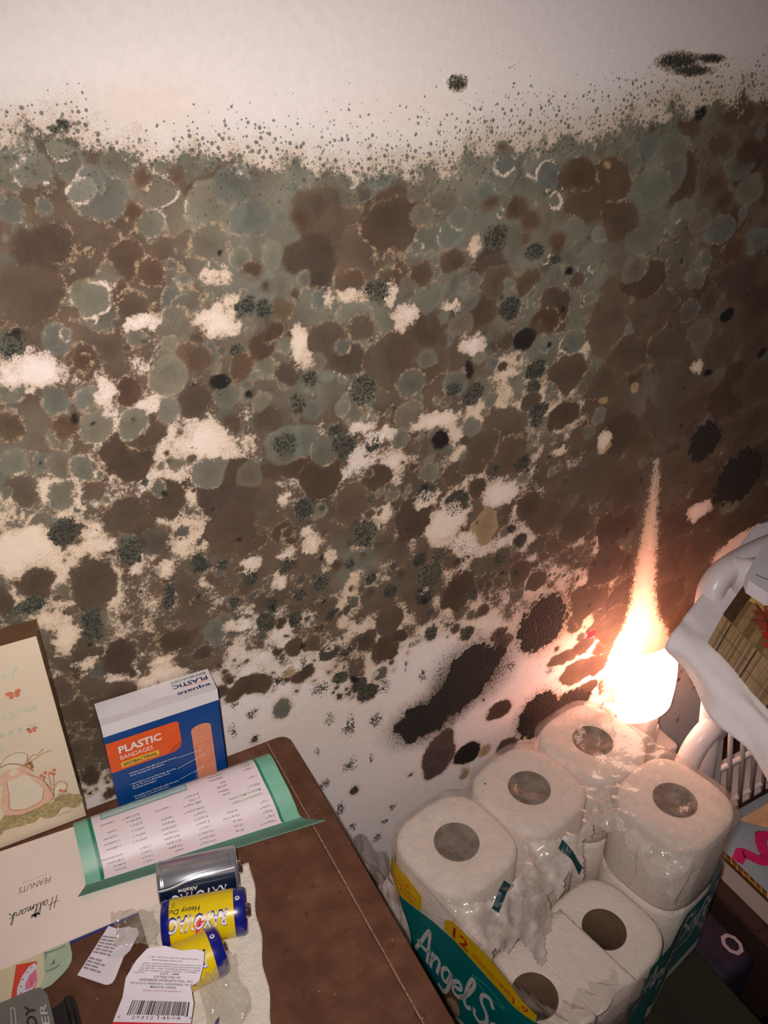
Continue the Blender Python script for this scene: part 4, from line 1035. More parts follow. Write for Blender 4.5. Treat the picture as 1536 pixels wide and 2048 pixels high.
print_on('legal_lettering', [ctext(t, a0, a1, y, .022, **k) for t, a0, a1, y in (('1 - 800 - 555 ask or write for return instructions', .10, .92, .885), ('www.batteryproducts.com', .17, .66, .848),
         ('please contact for listing batteries on postal tree code', .06, .97, .800), ('do carry approved batteries even if they leak between', .05, .97, .768), ('may explode or leak if installed backwards, or charge', .04, .97, .736), ('them fire, recharged or mixed. 5056 816. CONTAINS', .04, .92, .704))], cfn, GREYINK, bc, .0004)
print_on('red_lettering', [ctext('RETAIN FOR FUTURE REFERENCE', .22, .74, .440, .020, **k)], cfn, mat('faded_red', (170, 96, 104), .5), bc, .0004)
bars = []; rb = random.Random(5); x = .13
while x < .88:
    w = rb.choice([.007, .007, .013, .019]); bars.append(rect2d(x, .125 if (x < .18 or x > .83 or .49 < x < .53) else .135, x + w, .32)); x += w + rb.choice([.007, .009, .014])
print_on('barcode', bars, cfn, INKK, bc, .0004)
print_on('barcode_digits', [ctext('6', .03, .065, .085, .040, res=1), ctext('29312', .20, .47, .080, .042, res=1), ctext('14508', .52, .80, .080, .042, res=1), ctext('9', .90, .935, .085, .036, res=1)], cfn, GREYINK, bc, .0004)
print_on('red_edge', [rect2d(.0, 0, .93, .035)], cfn, RED, bc, .0003)
rebase(bc, (.012, .335, DZ))

# rounded label, still stuck to a scrap of clear blister
lb = empty('torn_label', (0, 0, 0))
tag(lb, 'small white printed label with rounded corners beside the barcode card', 'label')
lfn = quad_fn((-.0295, .3875, DZ + .0030), (-.0105, .3680, DZ + .0030), (-.0020, .4130, DZ + .0048), (.0185, .3965, DZ + .0085))
patch_card('label_paper', poly2d([(0, 0), (.82, 0), (.92, .02), (.985, .06), (1, .14), (.92, .50), (1, .62), (1, .88), (.97, .95), (.88, 1), (.60, 1.02), (.3, .96), (0, 1)]), .0004, lfn, CARDW, lb)
tl = []
for q in range(11):
    b = .14 + q * .062
    for w0, w1 in ((.04, .20), (.23, .42), (.45, .56)):
        if q in (4,) or (q > 8 and w0 > .3): continue
        if q < 4 and w0 > .42 and q % 2: continue
        x = w0
        while x < w1:
            ww = rb.uniform(.02, .055); tl.append(rect2d(x, b, min(x + ww, w1), b + .034)); x += ww + .012
v, f = join2d(tl); print_on('label_small_print', [(np.stack([v[:, 1] * .95 + .0, .06 + v[:, 0] * 1.45], 1), f)] if False else [(v, f)], lfn, mat('label_ink', (120, 112, 122), .5), lb, .0004)
patch_card('folded_corner', poly2d([(.56, .40), (.95, .50), (1.0, .66), (.90, .70), (.62, .55)]), .0003, lambda a, b, l: lfn(a, b, l + .0012), mat('label_white_back', (214, 206, 214), .5, .02), lb)
rebase(lb, (-.006, .39, DZ + .001))

def crumple(name, outline_fn, nx, ny, seed, amp, m, label, cat, base, thick=.0):
    """a crumpled sheet of film; outline_fn(u, w) -> (x, y, z)"""
    r = np.random.RandomState(seed)
    ph = r.rand(6) * 6.28; fr = r.uniform(4, 17, (6, 2)) * r.choice([-1, 1], (6, 2))
    V = []
    for j in range(ny + 1):
        for i in range(nx + 1):
            u, w = i / nx, j / ny
            x, y, z = outline_fn(u, w)
            s = sum(abs(math.sin(fr[q][0] * u + fr[q][1] * w + ph[q])) for q in range(6)) / 6
            V.append((x + .0016 * math.sin(9 * w + ph[0]), y + .0016 * math.sin(8 * u + ph[1]), z + amp * s))
    F = [(j * (nx + 1) + i, j * (nx + 1) + i + 1, (j + 1) * (nx + 1) + i + 1, (j + 1) * (nx + 1) + i) for j in range(ny) for i in range(nx)]
    o = mesh(name, V, F, m)
    if label: tag(o, label, cat)
    return o
def bil(c):
    P = [np.array(p, float) for p in c]
    return lambda u, w: tuple(P[0] * (1 - u) * (1 - w) + P[1] * u * (1 - w) + P[2] * (1 - u) * w + P[3] * u * w)
crumple('plastic_scrap', bil([(.0000, .3900, DZ + .006), (.0270, .3740, DZ + .010), (.0020, .4200, DZ + .004), (.0300, .3960, DZ + .018)]), 22, 22, 3, .010, CLEAR,
        'crumpled clear blister plastic between the torn label and the batteries', 'plastic', None)
crumple('plastic_scrap', bil([(.0350, .2900, DZ + .004), (.0700, .3010, DZ + .004), (.0480, .3560, DZ + .030), (.0690, .3330, DZ + .022)]), 26, 26, 8, .008, CLEAR,
        'torn clear blister plastic lying on the paper towel beside the barcode card', 'plastic', None)
bs = mesh('blue_scrap', [(.0445, .3035, DZ + .0095), (.0475, .3060, DZ + .0095), (.0490, .3090, DZ + .0102), (.0460, .3078, DZ + .0102), (.0440, .3055, DZ + .0098)], [(0, 1, 2, 3, 4)], BBLUE)
bs.modifiers.new('thick', 'SOLIDIFY').thickness = .0004
tag(bs, 'tiny blue printed scrap on the paper towel', 'scrap')

# cream card with a red picture, mint pad under it, both half under the greeting card
mp = empty('mint_notepad', (0, 0, 0))
tag(mp, 'mint printed pad with a rounded corner poking out from under the greeting card', 'notepad')
mo = [(-.0620, .4250), (-.0300, .4250), (-.0300, .4060), (-.0315, .4010), (-.0345, .3975), (-.0390, .3945), (-.0470, .3905), (-.0620, .390)]
def plan_fn(z): return lambda a, b, l: (a, b, z + l)
patch_card('pad_sheet', poly2d(mo[::-1]), .0004, plan_fn(DZ + .0009), mat('pad_mint', (170, 186, 160), .55, .06, 80), mp)
print_on('pad_drawing', [stroke2d([(-.0465, .4160), (-.0390, .4150), (-.0330, .4155)], .0006), stroke2d([(-.0468, .4195), (-.0468, .4120)], .0005), stroke2d([(-.0480, .4020), (-.0430, .4015), (-.0395, .4025)], .0006),
         poly2d([(-.0458, .4055), (-.0435, .4060), (-.0418, .4095), (-.0422, .4050)])], plan_fn(DZ + .0009), mat('pad_ink', (84, 86, 66), .5), mp, .0003)
rebase(mp, (-.045, .41, DZ))
rc = empty('picture_card', (0, 0, 0))
tag(rc, 'cream card with a red picture of a white and pink fruit beside the mint pad', 'card')
patch_card('card_sheet', poly2d([(-.110, .425), (-.110, .385), (-.060, .388), (-.0515, .3945), (-.0495, .4000), (-.0475, .4270)]), .0004, plan_fn(DZ + .0016), mat('card_cream', (214, 200, 166), .55, .03), rc)
print_on('red_picture', [poly2d([(-.0665, .4165), (-.0735, .3900), (-.0600, .3885), (-.0555, .3960), (-.0530, .4125)])], plan_fn(DZ + .0016), mat('picture_red', (214, 66, 48), .5, .05), rc, .0003)
print_on('fruit_rind', [poly2d([(-.0545, .4118), (-.0590, .4105), (-.0640, .4055), (-.0680, .3985), (-.0690, .3920), (-.0610, .3895), (-.0560, .3960), (-.0535, .4085)])], plan_fn(DZ + .0016), mat('picture_pale', (214, 206, 220), .5, .05), rc, .0005)
print_on('fruit_flesh', [poly2d([(-.0545, .4065), (-.0590, .4040), (-.0625, .3990), (-.0630, .3940), (-.0580, .3945), (-.0550, .3990)])], plan_fn(DZ + .0016), mat('picture_pink', (216, 112, 140), .5, .2, 400), rc, .0007)
print_on('fruit_seeds', [ell2d(a, b, .0005, .0004) for a, b in ((-.0655, .3985), (-.0635, .4030), (-.0600, .4070), (-.0570, .4090), (-.0660, .3940))], plan_fn(DZ + .0016), INKK, rc, .0007)
rebase(rc, (-.065, .405, DZ))

# battery blister pack with grey label
ev = empty('battery_blister_pack', (0, 0, 0))
tag(ev, 'opened battery blister pack with a grey label and a black backing, at the nightstand front', 'packaging')
evn = quad_fn((-.0830, .3600, DZ + .0135), (-.0480, .3430, DZ + .0105), (-.0800, .3935, DZ + .0135), (-.0490, .3835, DZ + .0105))
eo = [(0, -.9), (1, -.9), (1.0, .55), (.985, .85), (.93, .97), (.85, 1.02), (.7, 1.0), (.45, .93), (.2, .84), (0, .78)]
patch_card('grey_label', poly2d(eo), .0012, evn, mat('label_grey', (112, 108, 102), .4, .06, 60), ev)
def vtext(s, x, y0, y1, h, **kk):
    v, f = fit_text(s, 0, 1, 0, 1, **kk); return np.stack([x - v[:, 1] * h, y0 + v[:, 0] * (y1 - y0)], 1), f
print_on('pack_brand_lettering', [vtext('EVEREADY', .70, -.72, .70, .17, bold=.03)], evn, INKK, ev, .0003)
print_on('pack_type_lettering', [vtext('SILVER', .92, -.36, .70, .13, shear=0.0)], evn, mat('label_pale_grey', (190, 186, 178), .5), ev, .0003)
print_on('pack_badge', [rrect2d(.26, .30, .35, .68, .03)], evn, mat('label_pale_grey', (190, 186, 178)), ev, .0003)
print_on('pack_badge_face', [rrect2d(.275, .32, .335, .66, .02)], evn, mat('label_grey', (112, 108, 102)), ev, .0004)
blo = poly2d([(-.0790, .3880), (-.0800, .3200), (-.0330, .3200), (-.0328, .3480), (-.0335, .3660), (-.0350, .3720), (-.0385, .3715), (-.0480, .3690), (-.0560, .3830)])
patch_card('black_backing', (blo[0][::-1], blo[1]), .0050, plan_fn(DZ + .0075), mat('card_black', (22, 20, 20), .5, .1, 50), ev)
mesh('backing_fold', *tube_pts([(-.0385, .3725, DZ + .006), (-.0375, .3600, DZ + .007), (-.0370, .3420, DZ + .006)], [.0022, .0026, .0022], 8), mat('card_black', (22, 20, 20)), ev, smooth=True)
rebase(ev, (-.06, .36, DZ))

# ================================================================== toilet paper pack
PA = math.radians(10.5)
PU = np.array((math.cos(PA), math.sin(PA))); PV = np.array((math.sin(PA), -math.cos(PA)))
PO = np.array((.318, .420)); SP = .1065; RR = .0525; RH = .104
PTOP = .4450; PBASE = PTOP - 2 * RH - .001
def pk(u, v, z): 
    p = PO + PU * u + PV * v
    return (p[0], p[1], z)

# storage tote that carries the pack
TOTE = mat('tote_olive_plastic', (46, 46, 34), .5, .1, 20)
def rr_out(x0, y0, x1, y1, r, n=6): return [tuple(p) for p in rrect2d(x0, y0, x1, y1, r, n)[0]]
tt_ = empty('storage_tote', (0, 0, 0))
tag(tt_, 'dark olive lidded storage tote under the toilet paper pack', 'storage box')
slab('lid', rr_out(.200, .06, .578, .515, .05), PBASE - .022, PBASE - .0005, TOTE, tt_, .004)
slab('body', rr_out(.212, .072, .566, .503, .045), 0.001, PBASE - .022, TOTE, tt_, 0)
rebase(tt_, (.39, .29, 0))

TISSUE = mat('toilet_tissue', (236, 220, 208), .95, .03, 90, .55, 260, spec=.1)
CORE = mat('cardboard_core', (108, 86, 68), .85, .10, 60, .2, 300, spec=.1)
RS = .0526
def squash(r, a):
    """radius of the rounded-square outline of a roll pressed by its neighbours; the core stays round"""
    k = min(1, max(0, (r - .024) / (RR - .030)))
    n_ = 2 + 1.1 * k
    se = 1.0 / (abs(math.cos(a)) ** n_ + abs(math.sin(a)) ** n_) ** (1 / n_)
    return r * se
def roll_proto():
    t = empty('toilet_roll')
    n = 72; e = .006
    prof = [(.0222, .0005), (RR - e, .0005), (RR - e * .3, .0015), (RR, e), (RR + .0004, RH * .5), (RR, RH - e), (RR - e * .3, RH - .0016), (RR - e, RH - .0004), (RR - .016, RH + .0004), (.030, RH), (.0226, RH - .0008)]
    V = []; F = []; k = len(prof)
    for i in range(n):
        a = 2 * math.pi * i / n
        for r_, z in prof:
            q = squash(r_ * RS / RR if r_ > .03 else r_, a); V.append((q * math.cos(a), q * math.sin(a), z))
    for i in range(n):
        j = (i + 1) % n
        for q in range(k - 1): F.append((i * k + q, j * k + q, j * k + q + 1, i * k + q + 1))
    mesh('tissue_winding', V, F, TISSUE, t, smooth=True)
    lathe('core_tube', [(.0226, .0008), (.0226, RH - .0006), (.0213, RH - .0006), (.0213, .0008)], CORE, t, 40, closed=True)
    return t
proto = roll_proto()
LBL = {(0, 0, 1): 'toilet roll on the top layer nearest the nightstand and the printed end of the pack', (1, 0, 1): 'toilet roll on the top layer between the two other rolls along the wall',
       (2, 0, 1): 'toilet roll on the top layer nearest the glowing night light', (2, 1, 1): 'toilet roll on the top layer nearest the laundry basket grille',
       (1, 1, 0): 'uncovered toilet roll on the bottom layer with its open core showing', (0, 1, 0): 'bottom-layer toilet roll half hidden by the torn film at the pack corner',
       }
first = True
rv = random.Random(4)
for k_ in (0, 1):
    for j_ in (0, 1):
        for i_ in (0, 1, 2):
            if k_ == 1 and j_ == 1 and i_ < 2: continue        # two rolls have been taken
            r_ = proto if first else copy_tree(proto); first = False
            x, y, z = pk(i_ * SP + (-.001 if j_ and i_ < 2 else 0), j_ * SP + (.010 if j_ and i_ < 2 else 0), PBASE + k_ * (RH + .0006))
            r_.location = (x, y, z); r_.rotation_euler = (0, 0, PA + rv.choice([0, math.pi / 2, math.pi]))
            tag(r_, LBL.get((i_, j_, k_), 'bottom-layer toilet roll underneath the top roll ' + {(0, 0): 'nearest the nightstand', (1, 0): 'in the middle along the wall', (2, 0): 'nearest the night light', (2, 1): 'nearest the basket grille'}.get((i_, j_), '')), 'toilet roll', 'toilet rolls in the pack')

# loose sheet hanging over the two open rolls
wp = empty('toilet_pack_wrap', (0, 0, 0))
tag(wp, 'torn clear plastic wrap of the toilet roll pack with teal and yellow printing', 'packaging')
EXT, CC = .0568, .040
G_ = EXT - CC
def _outline_pts():
    P = [(-EXT, 0.0)]
    def arc(cu, cv, a0):
        for i in range(1, 13):
            a = math.radians(a0 - 90 * i / 12); P.append((cu + CC * math.cos(a), cv + CC * math.sin(a)))
    P.append((-EXT, SP + G_)); arc(-G_, SP + G_, 180)
    for i in range(1, 41):
        u = -G_ + (2 * SP + 2 * G_) * i / 40; P.append((u, SP + EXT))
    arc(2 * SP + G_, SP + G_, 90)
    P.append((2 * SP + EXT, -G_)); arc(2 * SP + G_, -G_, 0)
    for i in range(1, 61):
        u = 2 * SP + G_ - (2 * SP + 2 * G_) * i / 60
        d = .015 * (math.exp(-((u - SP / 2) / .014) ** 2) + math.exp(-((u - SP * 1.5) / .014) ** 2)); P.append((u, -EXT + d))
    arc(-G_, -G_, -90); P.append((-EXT, 0.0))
    return np.array(P)
_op = _outline_pts()
# corners were traced clockwise in (u, v); rebuild the two that need the other sense
_os = np.concatenate([[0], np.cumsum(np.linalg.norm(np.diff(_op, axis=0), axis=1))])
PER = float(_os[-1])
def _bulge(u, v):
    return v + .010 * min(1, max(0, (.175 - u) / .045)) * min(1, max(0, (v - SP) / EXT)) if v > SP else v
def outline(s, off=0.0):
    """s = 0 at the printed end beside the first roll, running towards the viewer, then along the near side"""
    s = s % PER
    u = float(np.interp(s, _os, _op[:, 0])); v = float(np.interp(s, _os, _op[:, 1]))
    if off:
        d = .002
        t = np.array((np.interp((s + d) % PER, _os, _op[:, 0]) - np.interp((s - d) % PER, _os, _op[:, 0]), np.interp((s + d) % PER, _os, _op[:, 1]) - np.interp((s - d) % PER, _os, _op[:, 1])))
        t = t / (np.linalg.norm(t) + 1e-9)
        u += -t[1] * off; v += t[0] * off
    return (u, _bulge(u, v))
CR = EXT
def wrap_fn(s, z, l):
    u, v = outline(s, l)
    return pk(u, v, z)
_AL = CC * math.pi / 2
sN0 = SP + G_ + _AL + G_; sD0 = sN0 + 2 * SP
def top_z(s):
    xs = [0, SP, SP + .03, SP + .06, sN0, sN0 + .02, sN0 + .05, sN0 + .10, sN0 + .135, sN0 + .165, sN0 + .185, PER]
    zs = [.4445, .4445, .436, .404, .376, .356, .349, .347, .356, .40, .4445, .4445]
    return float(np.interp(s % PER, xs, zs)) + (.004 * math.sin(s * 160) + .003 * math.sin(s * 290 + 1) if sN0 - .03 < s % PER < sN0 + .175 else 0)
FILM = film_mat('pack_film', (240, 228, 218), .13, 70, .25, .12, 300, .05)
NS, NZ = 260, 16
V = []; F = []
rf = np.random.RandomState(2)
for j in range(NZ + 1):
    for i in range(NS):
        s = PER * i / NS; t = j / NZ
        z = PBASE + (top_z(s) - PBASE) * t
        V.append(wrap_fn(s, z, .0006 * math.sin(s * 120 + t * 9) * math.sin(t * 13 + s * 40)))
for j in range(NZ):
    for i in range(NS):
        i2 = (i + 1) % NS
        F.append((j * NS + i, j * NS + i2, (j + 1) * NS + i2, (j + 1) * NS + i))
mesh('side_film', V, F, FILM, wp, smooth=True)
# top film: stretched over the four upper rolls, sagging into the hole
ROLL_T = [(0, 0), (SP, 0), (2 * SP, 0), (2 * SP, SP)]
def top_h(u, v):
    d = min(math.hypot(u - a, v - b) for a, b in ROLL_T) - RR + .004
    h = PTOP + .0022
    t_ = min(1, max(0, (d - .014) / .080)); h -= .080 * t_ * t_ * (3 - 2 * t_)
    h += .0010 * math.sin(u * 170 + v * 60) * math.sin(v * 150 - u * 40)
    if d > 0.008: h += .0035 * math.sin(u * 260 + 3 * math.sin(v * 60)) * math.sin(v * 210) * min(1, d / .03)
    for a, b in ROLL_T:                                    # film dips a little into each core
        q = math.hypot(u - a, v - b)
        h -= .004 * math.exp(-(q / .017) ** 4)
    return max(h, PTOP - RH - .0006 + .0012)
def plan_lim(u, v):
    """how far (u, v) may lie from the core rectangle of the plan, and its distance"""
    cu, cv = min(max(u, -G_), 2 * SP + G_), min(max(v, -G_), SP + G_)
    q = math.hypot(u - cu, v - cv); lim = CC
    if v < 0 and -G_ < u < 2 * SP + G_:
        lim -= .015 * (math.exp(-((u - SP / 2) / .014) ** 2) + math.exp(-((u - SP * 1.5) / .014) ** 2))
    return cu, cv, q, lim
def inside(u, v):
    cu, cv, q, lim = plan_lim(u, v); return q <= lim
def torn(u, v):
    e = SP * .86 + .006 * math.sin(u * 90) + .004 * math.sin(u * 230 + 1) - .014 * math.exp(-((u - SP) / .030) ** 2) + .020 * math.exp(-((u - .0) / .022) ** 2)
    lim = SP + .036 - (v - SP) * .10 + .006 * math.sin(v * 190)
    return v > e and u < lim
GN = 132; GM = 90
us = np.linspace(-EXT, 2 * SP + EXT, GN); vs = np.linspace(-EXT, SP + EXT, GM)
idx = {}; V = []; F = []; F2 = []
def gv_(i, j):
    if (i, j) not in idx:
        u, v = us[i], vs[j]
        cu, cv, q, lim = plan_lim(u, v)
        if q > lim: u, v = cu + (u - cu) * lim / q, cv + (v - cv) * lim / q
        h = top_h(u, v)
        edge = max(0, min(q, lim) / lim - .86) / .14
        h -= .006 * edge ** 2
        idx[(i, j)] = len(V); V.append(pk(u, v, h))
    return idx[(i, j)]
for j in range(GM - 1):
    for i in range(GN - 1):
        u, v = (us[i] + us[i + 1]) / 2, (vs[j] + vs[j + 1]) / 2
        if not inside(u, v) and not inside(us[i], vs[j]) and not inside(us[i + 1], vs[j + 1]) and not inside(us[i], vs[j + 1]) and not inside(us[i + 1], vs[j]): continue
        if torn(u, v): continue
        dd = min(math.hypot(u - a, v - b) for a, b in ROLL_T) - RR
        ((F2 if dd > .016 and v > .03 else F)).append((gv_(i, j), gv_(i + 1, j), gv_(i + 1, j + 1), gv_(i, j + 1)))
mesh('sagging_film', V, F2, film_mat('pack_sag_film', (238, 222, 210), .58, 75, .40, .08, 330, .085), wp, smooth=True)
mesh('top_film', V, F, film_mat('pack_top_film', (232, 220, 210), .17, 80, .34, .09, 330, .05), wp, smooth=True)
# flap of film standing beside the open roll, and ruffles along the tear
def flap(name, pts0, pts1, seed):
    r = random.Random(seed); n = 24; V = []; F = []
    A_, B_ = spline(pts0, 8), spline(pts1, 8)
    n = len(A_)
    for i in range(n):
        for q in range(9):
            t = q / 8
            p = A_[i] * (1 - t) + B_[i] * t + np.array((.004 * math.sin(i * .9 + t * 5), .004 * math.sin(i * 1.3 + t * 3), .003 * math.sin(i * 1.7 + t * 6))) * (.3 + t)
            V.append(tuple(p))
    for i in range(n - 1):
        for q in range(8):
            F.append((i * 9 + q, i * 9 + q + 1, (i + 1) * 9 + q + 1, (i + 1) * 9 + q))
    return mesh(name, V, F, FILM, wp, smooth=True)
flap('film_flap', [pk(SP + .030, SP - .020, .372), pk(SP + .040, SP + .005, .366), pk(SP + .046, SP + .030, .362), pk(SP + .050, SP + .052, .360)],
     [pk(SP + .052, SP - .030, .425), pk(SP + .060, SP + .0, .412), pk(SP + .064, SP + .030, .402), pk(SP + .062, SP + .056, .392)], 1)
flap('film_ruffle', [pk(-.050, SP + .020, .418), pk(-.040, SP + .042, .404), pk(-.015, SP + .056, .376), pk(.030, SP + .060, .352), pk(.070, SP + .058, .347)],
     [pk(-.036, SP + .005, .392), pk(-.026, SP + .022, .378), pk(-.004, SP + .034, .360), pk(.030, SP + .040, .350), pk(.070, SP + .042, .346)], 2)
V = []; F = []
for i in range(49):
    s = SP + G_ + .030 + (.155 + .0) * i / 48
    for j in range(15):
        t = j / 14; z = PBASE + .02 + (top_z(s) + .002 - PBASE - .02) * t
        V.append(wrap_fn(s, z, .0030 + .0035 * math.sin(s * 130 + 4 * t) * math.sin(t * 7 + s * 70) + .004 * math.sin(math.pi * i / 48)))
for i in range(48):
    for j in range(14): F.append((i * 15 + j, (i + 1) * 15 + j, (i + 1) * 15 + j + 1, i * 15 + j + 1))
mesh('loose_front_film', V, F, film_mat('pack_loose_film', (176, 164, 156), .55, 60, .5, .09, 260, .07), wp, smooth=True)
# printing
TEAL = mat('wrap_teal', (0, 122, 122), .3, .06, 30, coat=.3)
WYEL = mat('wrap_yellow', (236, 190, 18), .3, .05, 30, coat=.3)
WRED = mat('wrap_red', (186, 46, 28), .4, .05)
WWHT = mat('wrap_white', (228, 220, 214), .4, .03)
def band(nm, s0, s1, zt, zb, m, lift, n=60, mz=4):
    g = []
    gv2, gf2 = grid2d(0, 0, 1, 1, n, mz)
    pts = np.array([(s0 + (s1 - s0) * a, zb(s0 + (s1 - s0) * a) + (zt(s0 + (s1 - s0) * a) - zb(s0 + (s1 - s0) * a)) * b) for a, b in gv2])
    return print_on(nm, [(pts, gf2)], wrap_fn, m, wp, lift, smooth=True)
cst = lambda c: (lambda s: c)
band('teal_band', -.040, SP + .062, lambda s: float(np.interp(s, [-.04, 0, .03, .06, .12, .2], [.386, .397, .408, .414, .412, .40])), lambda s: float(np.interp(s, [-.04, .05, .08, .11, .2], [.290, .280, .300, .282, .285])), TEAL, .0012)
band('yellow_band', .046, SP + .040, lambda s: float(np.interp(s, [.046, .055, .1, .125, .15], [.4285, .4385, .441, .436, .416])), lambda s: float(np.interp(s, [.046, .06, .12, .2], [.4145, .4150, .413, .401])), WYEL, .0013)
band('yellow_corner', -.036, .014, lambda s: .4325 - .25 * max(0, s + .01), lambda s: float(np.interp(s, [-.036, 0, .014], [.388, .3985, .404])), WYEL, .0014, 20)
band('yellow_footer', .02, SP + .05, lambda s: float(np.interp(s, [.02, .08, .11, .2], [.270, .290, .276, .28])), cst(.240), WYEL, .0011)
band('teal_side_band', sN0 + .098, sD0 + .095, lambda s: .356 + .002 * math.sin(s * 60), lambda s: float(np.interp(s, [sN0 + .098, sN0 + .14, sD0 + .1], [.270, .252, .256])), TEAL, .0012)
band('teal_torn_piece', sN0 + .060, sN0 + .094, lambda s: .336 + .010 * math.sin((s - sN0) * 90), lambda s: .285 + .012 * math.sin((s - sN0) * 130), TEAL, .0100, 12)
band('white_footer', sN0 + .098, sD0 + .100, lambda s: float(np.interp(s, [sN0 + .098, sN0 + .14, sD0 + .1], [.270, .252, .256])) - .0005, cst(.238), WWHT, .0010)
# the brush-script name
BR_ = {'A': [[(.0, .0), (.16, .42), (.30, .86), (.40, 1.0), (.46, .55), (.52, .0)], [(.06, .34), (.28, .30), (.52, .36)]],
       'n': [[(.04, .46), (.05, .0)], [(.06, .26), (.18, .46), (.32, .40), (.32, .02)]],
       'g': [[(.36, .42), (.20, .48), (.06, .30), (.12, .06), (.28, .06), (.38, .40), (.38, -.10), (.26, -.34), (.06, -.30)]],
       'e': [[(.06, .22), (.26, .26), (.34, .38), (.22, .48), (.06, .32), (.10, .04), (.28, .0), (.42, .14)]],
       'l': [[(.0, .10), (.18, .46), (.28, .88), (.18, 1.0), (.10, .70), (.10, .16), (.22, .0), (.34, .08)]],
       'S': [[(.46, .84), (.32, .98), (.12, .88), (.12, .66), (.36, .46), (.44, .22), (.28, .0), (.06, .04), (.0, .18)]],
       'o': [[(.22, .48), (.06, .34), (.08, .08), (.24, .0), (.38, .14), (.36, .38), (.22, .48)]],
       'f': [[(.40, .86), (.28, 1.0), (.18, .80), (.16, .30), (.12, -.18), (.02, -.30)], [(.0, .44), (.36, .48)]],
       't': [[(.18, .84), (.14, .40), (.14, .10), (.24, .0), (.36, .08)], [(.0, .52), (.36, .56)]]}
ADV = {'A': .62, 'n': .42, 'g': .46, 'e': .42, 'l': .36, ' ': .12, 'S': .54, 'o': .44, 'f': .38, 't': .36}
def brush(word, x0, x1, y, h, wgt=.115):
    g = []; x = 0
    for ch in word:
        for st in BR_.get(ch, []):
            v, f = stroke2d([(x + a + .16 * b, b) for a, b in st], wgt, 6); g.append((v, f))
        x += ADV[ch]
    v, f = join2d(g)
    return np.stack([x0 + v[:, 0] / x * (x1 - x0), y + v[:, 1] * h], 1), f
print_on('wrap_name', [brush('Angel Soft', .010, .150, .340, .050)], wrap_fn, WWHT, wp, .0022)
print_on('wrap_halo', [stroke2d([(.085, .396), (.105, .402), (.122, .398)], .0012), stroke2d([(.085, .393), (.105, .391), (.122, .396)], .0010)], wrap_fn, mat('wrap_pale_teal', (90, 180, 176), .4), wp, .0020)
print_on('wrap_count', [fit_text('12', .058, .078, .4205, .0135, bold=.02)], wrap_fn, WRED, wp, .0022)
print_on('wrap_count_note', [fit_text('MEGA ROLLS = 48 REG', .084, .128, .4215, .0062, res=1), fit_text('1.9', .128, .140, .4160, .0080)], wrap_fn, WRED, wp, .0022)
print_on('wrap_corner_note', [fit_text('OUR', -.018, -.002, .4185, .0050, res=1), fit_text('LONGEST', -.024, .008, .4110, .0050, res=1), fit_text('ROLL', -.016, .004, .4035, .0050, res=1)], wrap_fn, WRED, wp, .0022)
print_on('wrap_child_hair', [ell2d(.062, .322, .011, .020, -.2)], wrap_fn, mat('wrap_brown', (112, 84, 60), .5, .2, 200), wp, .0018)
print_on('wrap_child_face', [ell2d(.066, .314, .009, .015, -.2)], wrap_fn, mat('wrap_skin', (190, 150, 122), .5, .1, 100), wp, .0020)
print_on('wrap_cloud', [ell2d(.084, .297, .020, .012), ell2d(.100, .291, .018, .010)], wrap_fn, WWHT, wp, .0019)
print_on('wrap_side_name', [brush('Angel Soft', sN0 + .092, sN0 + .225, .312, .034)], wrap_fn, WWHT, wp, .0022)
print_on('wrap_side_tagline', [fit_text('New Improved', sN0 + .155, sN0 + .205, .3010, .0040, res=1), fit_text('Softness & Strength', sN0 + .122, sN0 + .205, .2915, .0062, res=1, bold=.01)], wrap_fn, WWHT, wp, .0020)
print_on('wrap_side_badges', [ell2d(sN0 + .163, .281, .0042, .0042), ell2d(sN0 + .163, .269, .0046, .0046)], wrap_fn, mat('wrap_pale_teal', (90, 180, 176)), wp, .0020)
print_on('wrap_side_small_print', [fit_text('LAYERED COMFORT', sN0 + .170, sN0 + .200, .2795, .0025, res=1), fit_text('SEPTIC SAFE', sN0 + .170, sN0 + .194, .2675, .0025, res=1)], wrap_fn, mat('wrap_pale_teal', (90, 180, 176)), wp, .0020)
pb = []
for q in range(16): pb.append(rect2d(sD0 + .030 + q * .0016, .2385, sD0 + .0306 + q * .0016 + (.0005 if q % 3 else 0), .2480))
print_on('wrap_barcode', pb, wrap_fn, INKK, wp, .0022)
# registration marks on the top film
def top_fn(a, b, l): return pk(a, b, top_h(a, b) + l)
for (u0, v0, u1, v1) in ((.078, .066, .084, .090), (-.022, .074, .004, .064)):
    du, dv = u1 - u0, v1 - v0; ln = math.hypot(du, dv); nu, nv_ = -dv / ln * .0035, du / ln * .0035
    pts, fs = grid2d(0, 0, 1, 1, 8, 2)
    print_on('registration_mark', [(np.array([(u0 + du * a + nu * (b - .5) * 2, v0 + dv * a + nv_ * (b - .5) * 2) for a, b in pts]), fs)], top_fn, mat('wrap_dark_teal', (6, 58, 58), .4), wp, .0016)
print_on('teal_fleck', [ell2d(.070, -.030, .0016, .0010, .5, 8)], top_fn, TEAL, wp, .0016)
rebase(wp, pk(SP, SP / 2, PBASE))

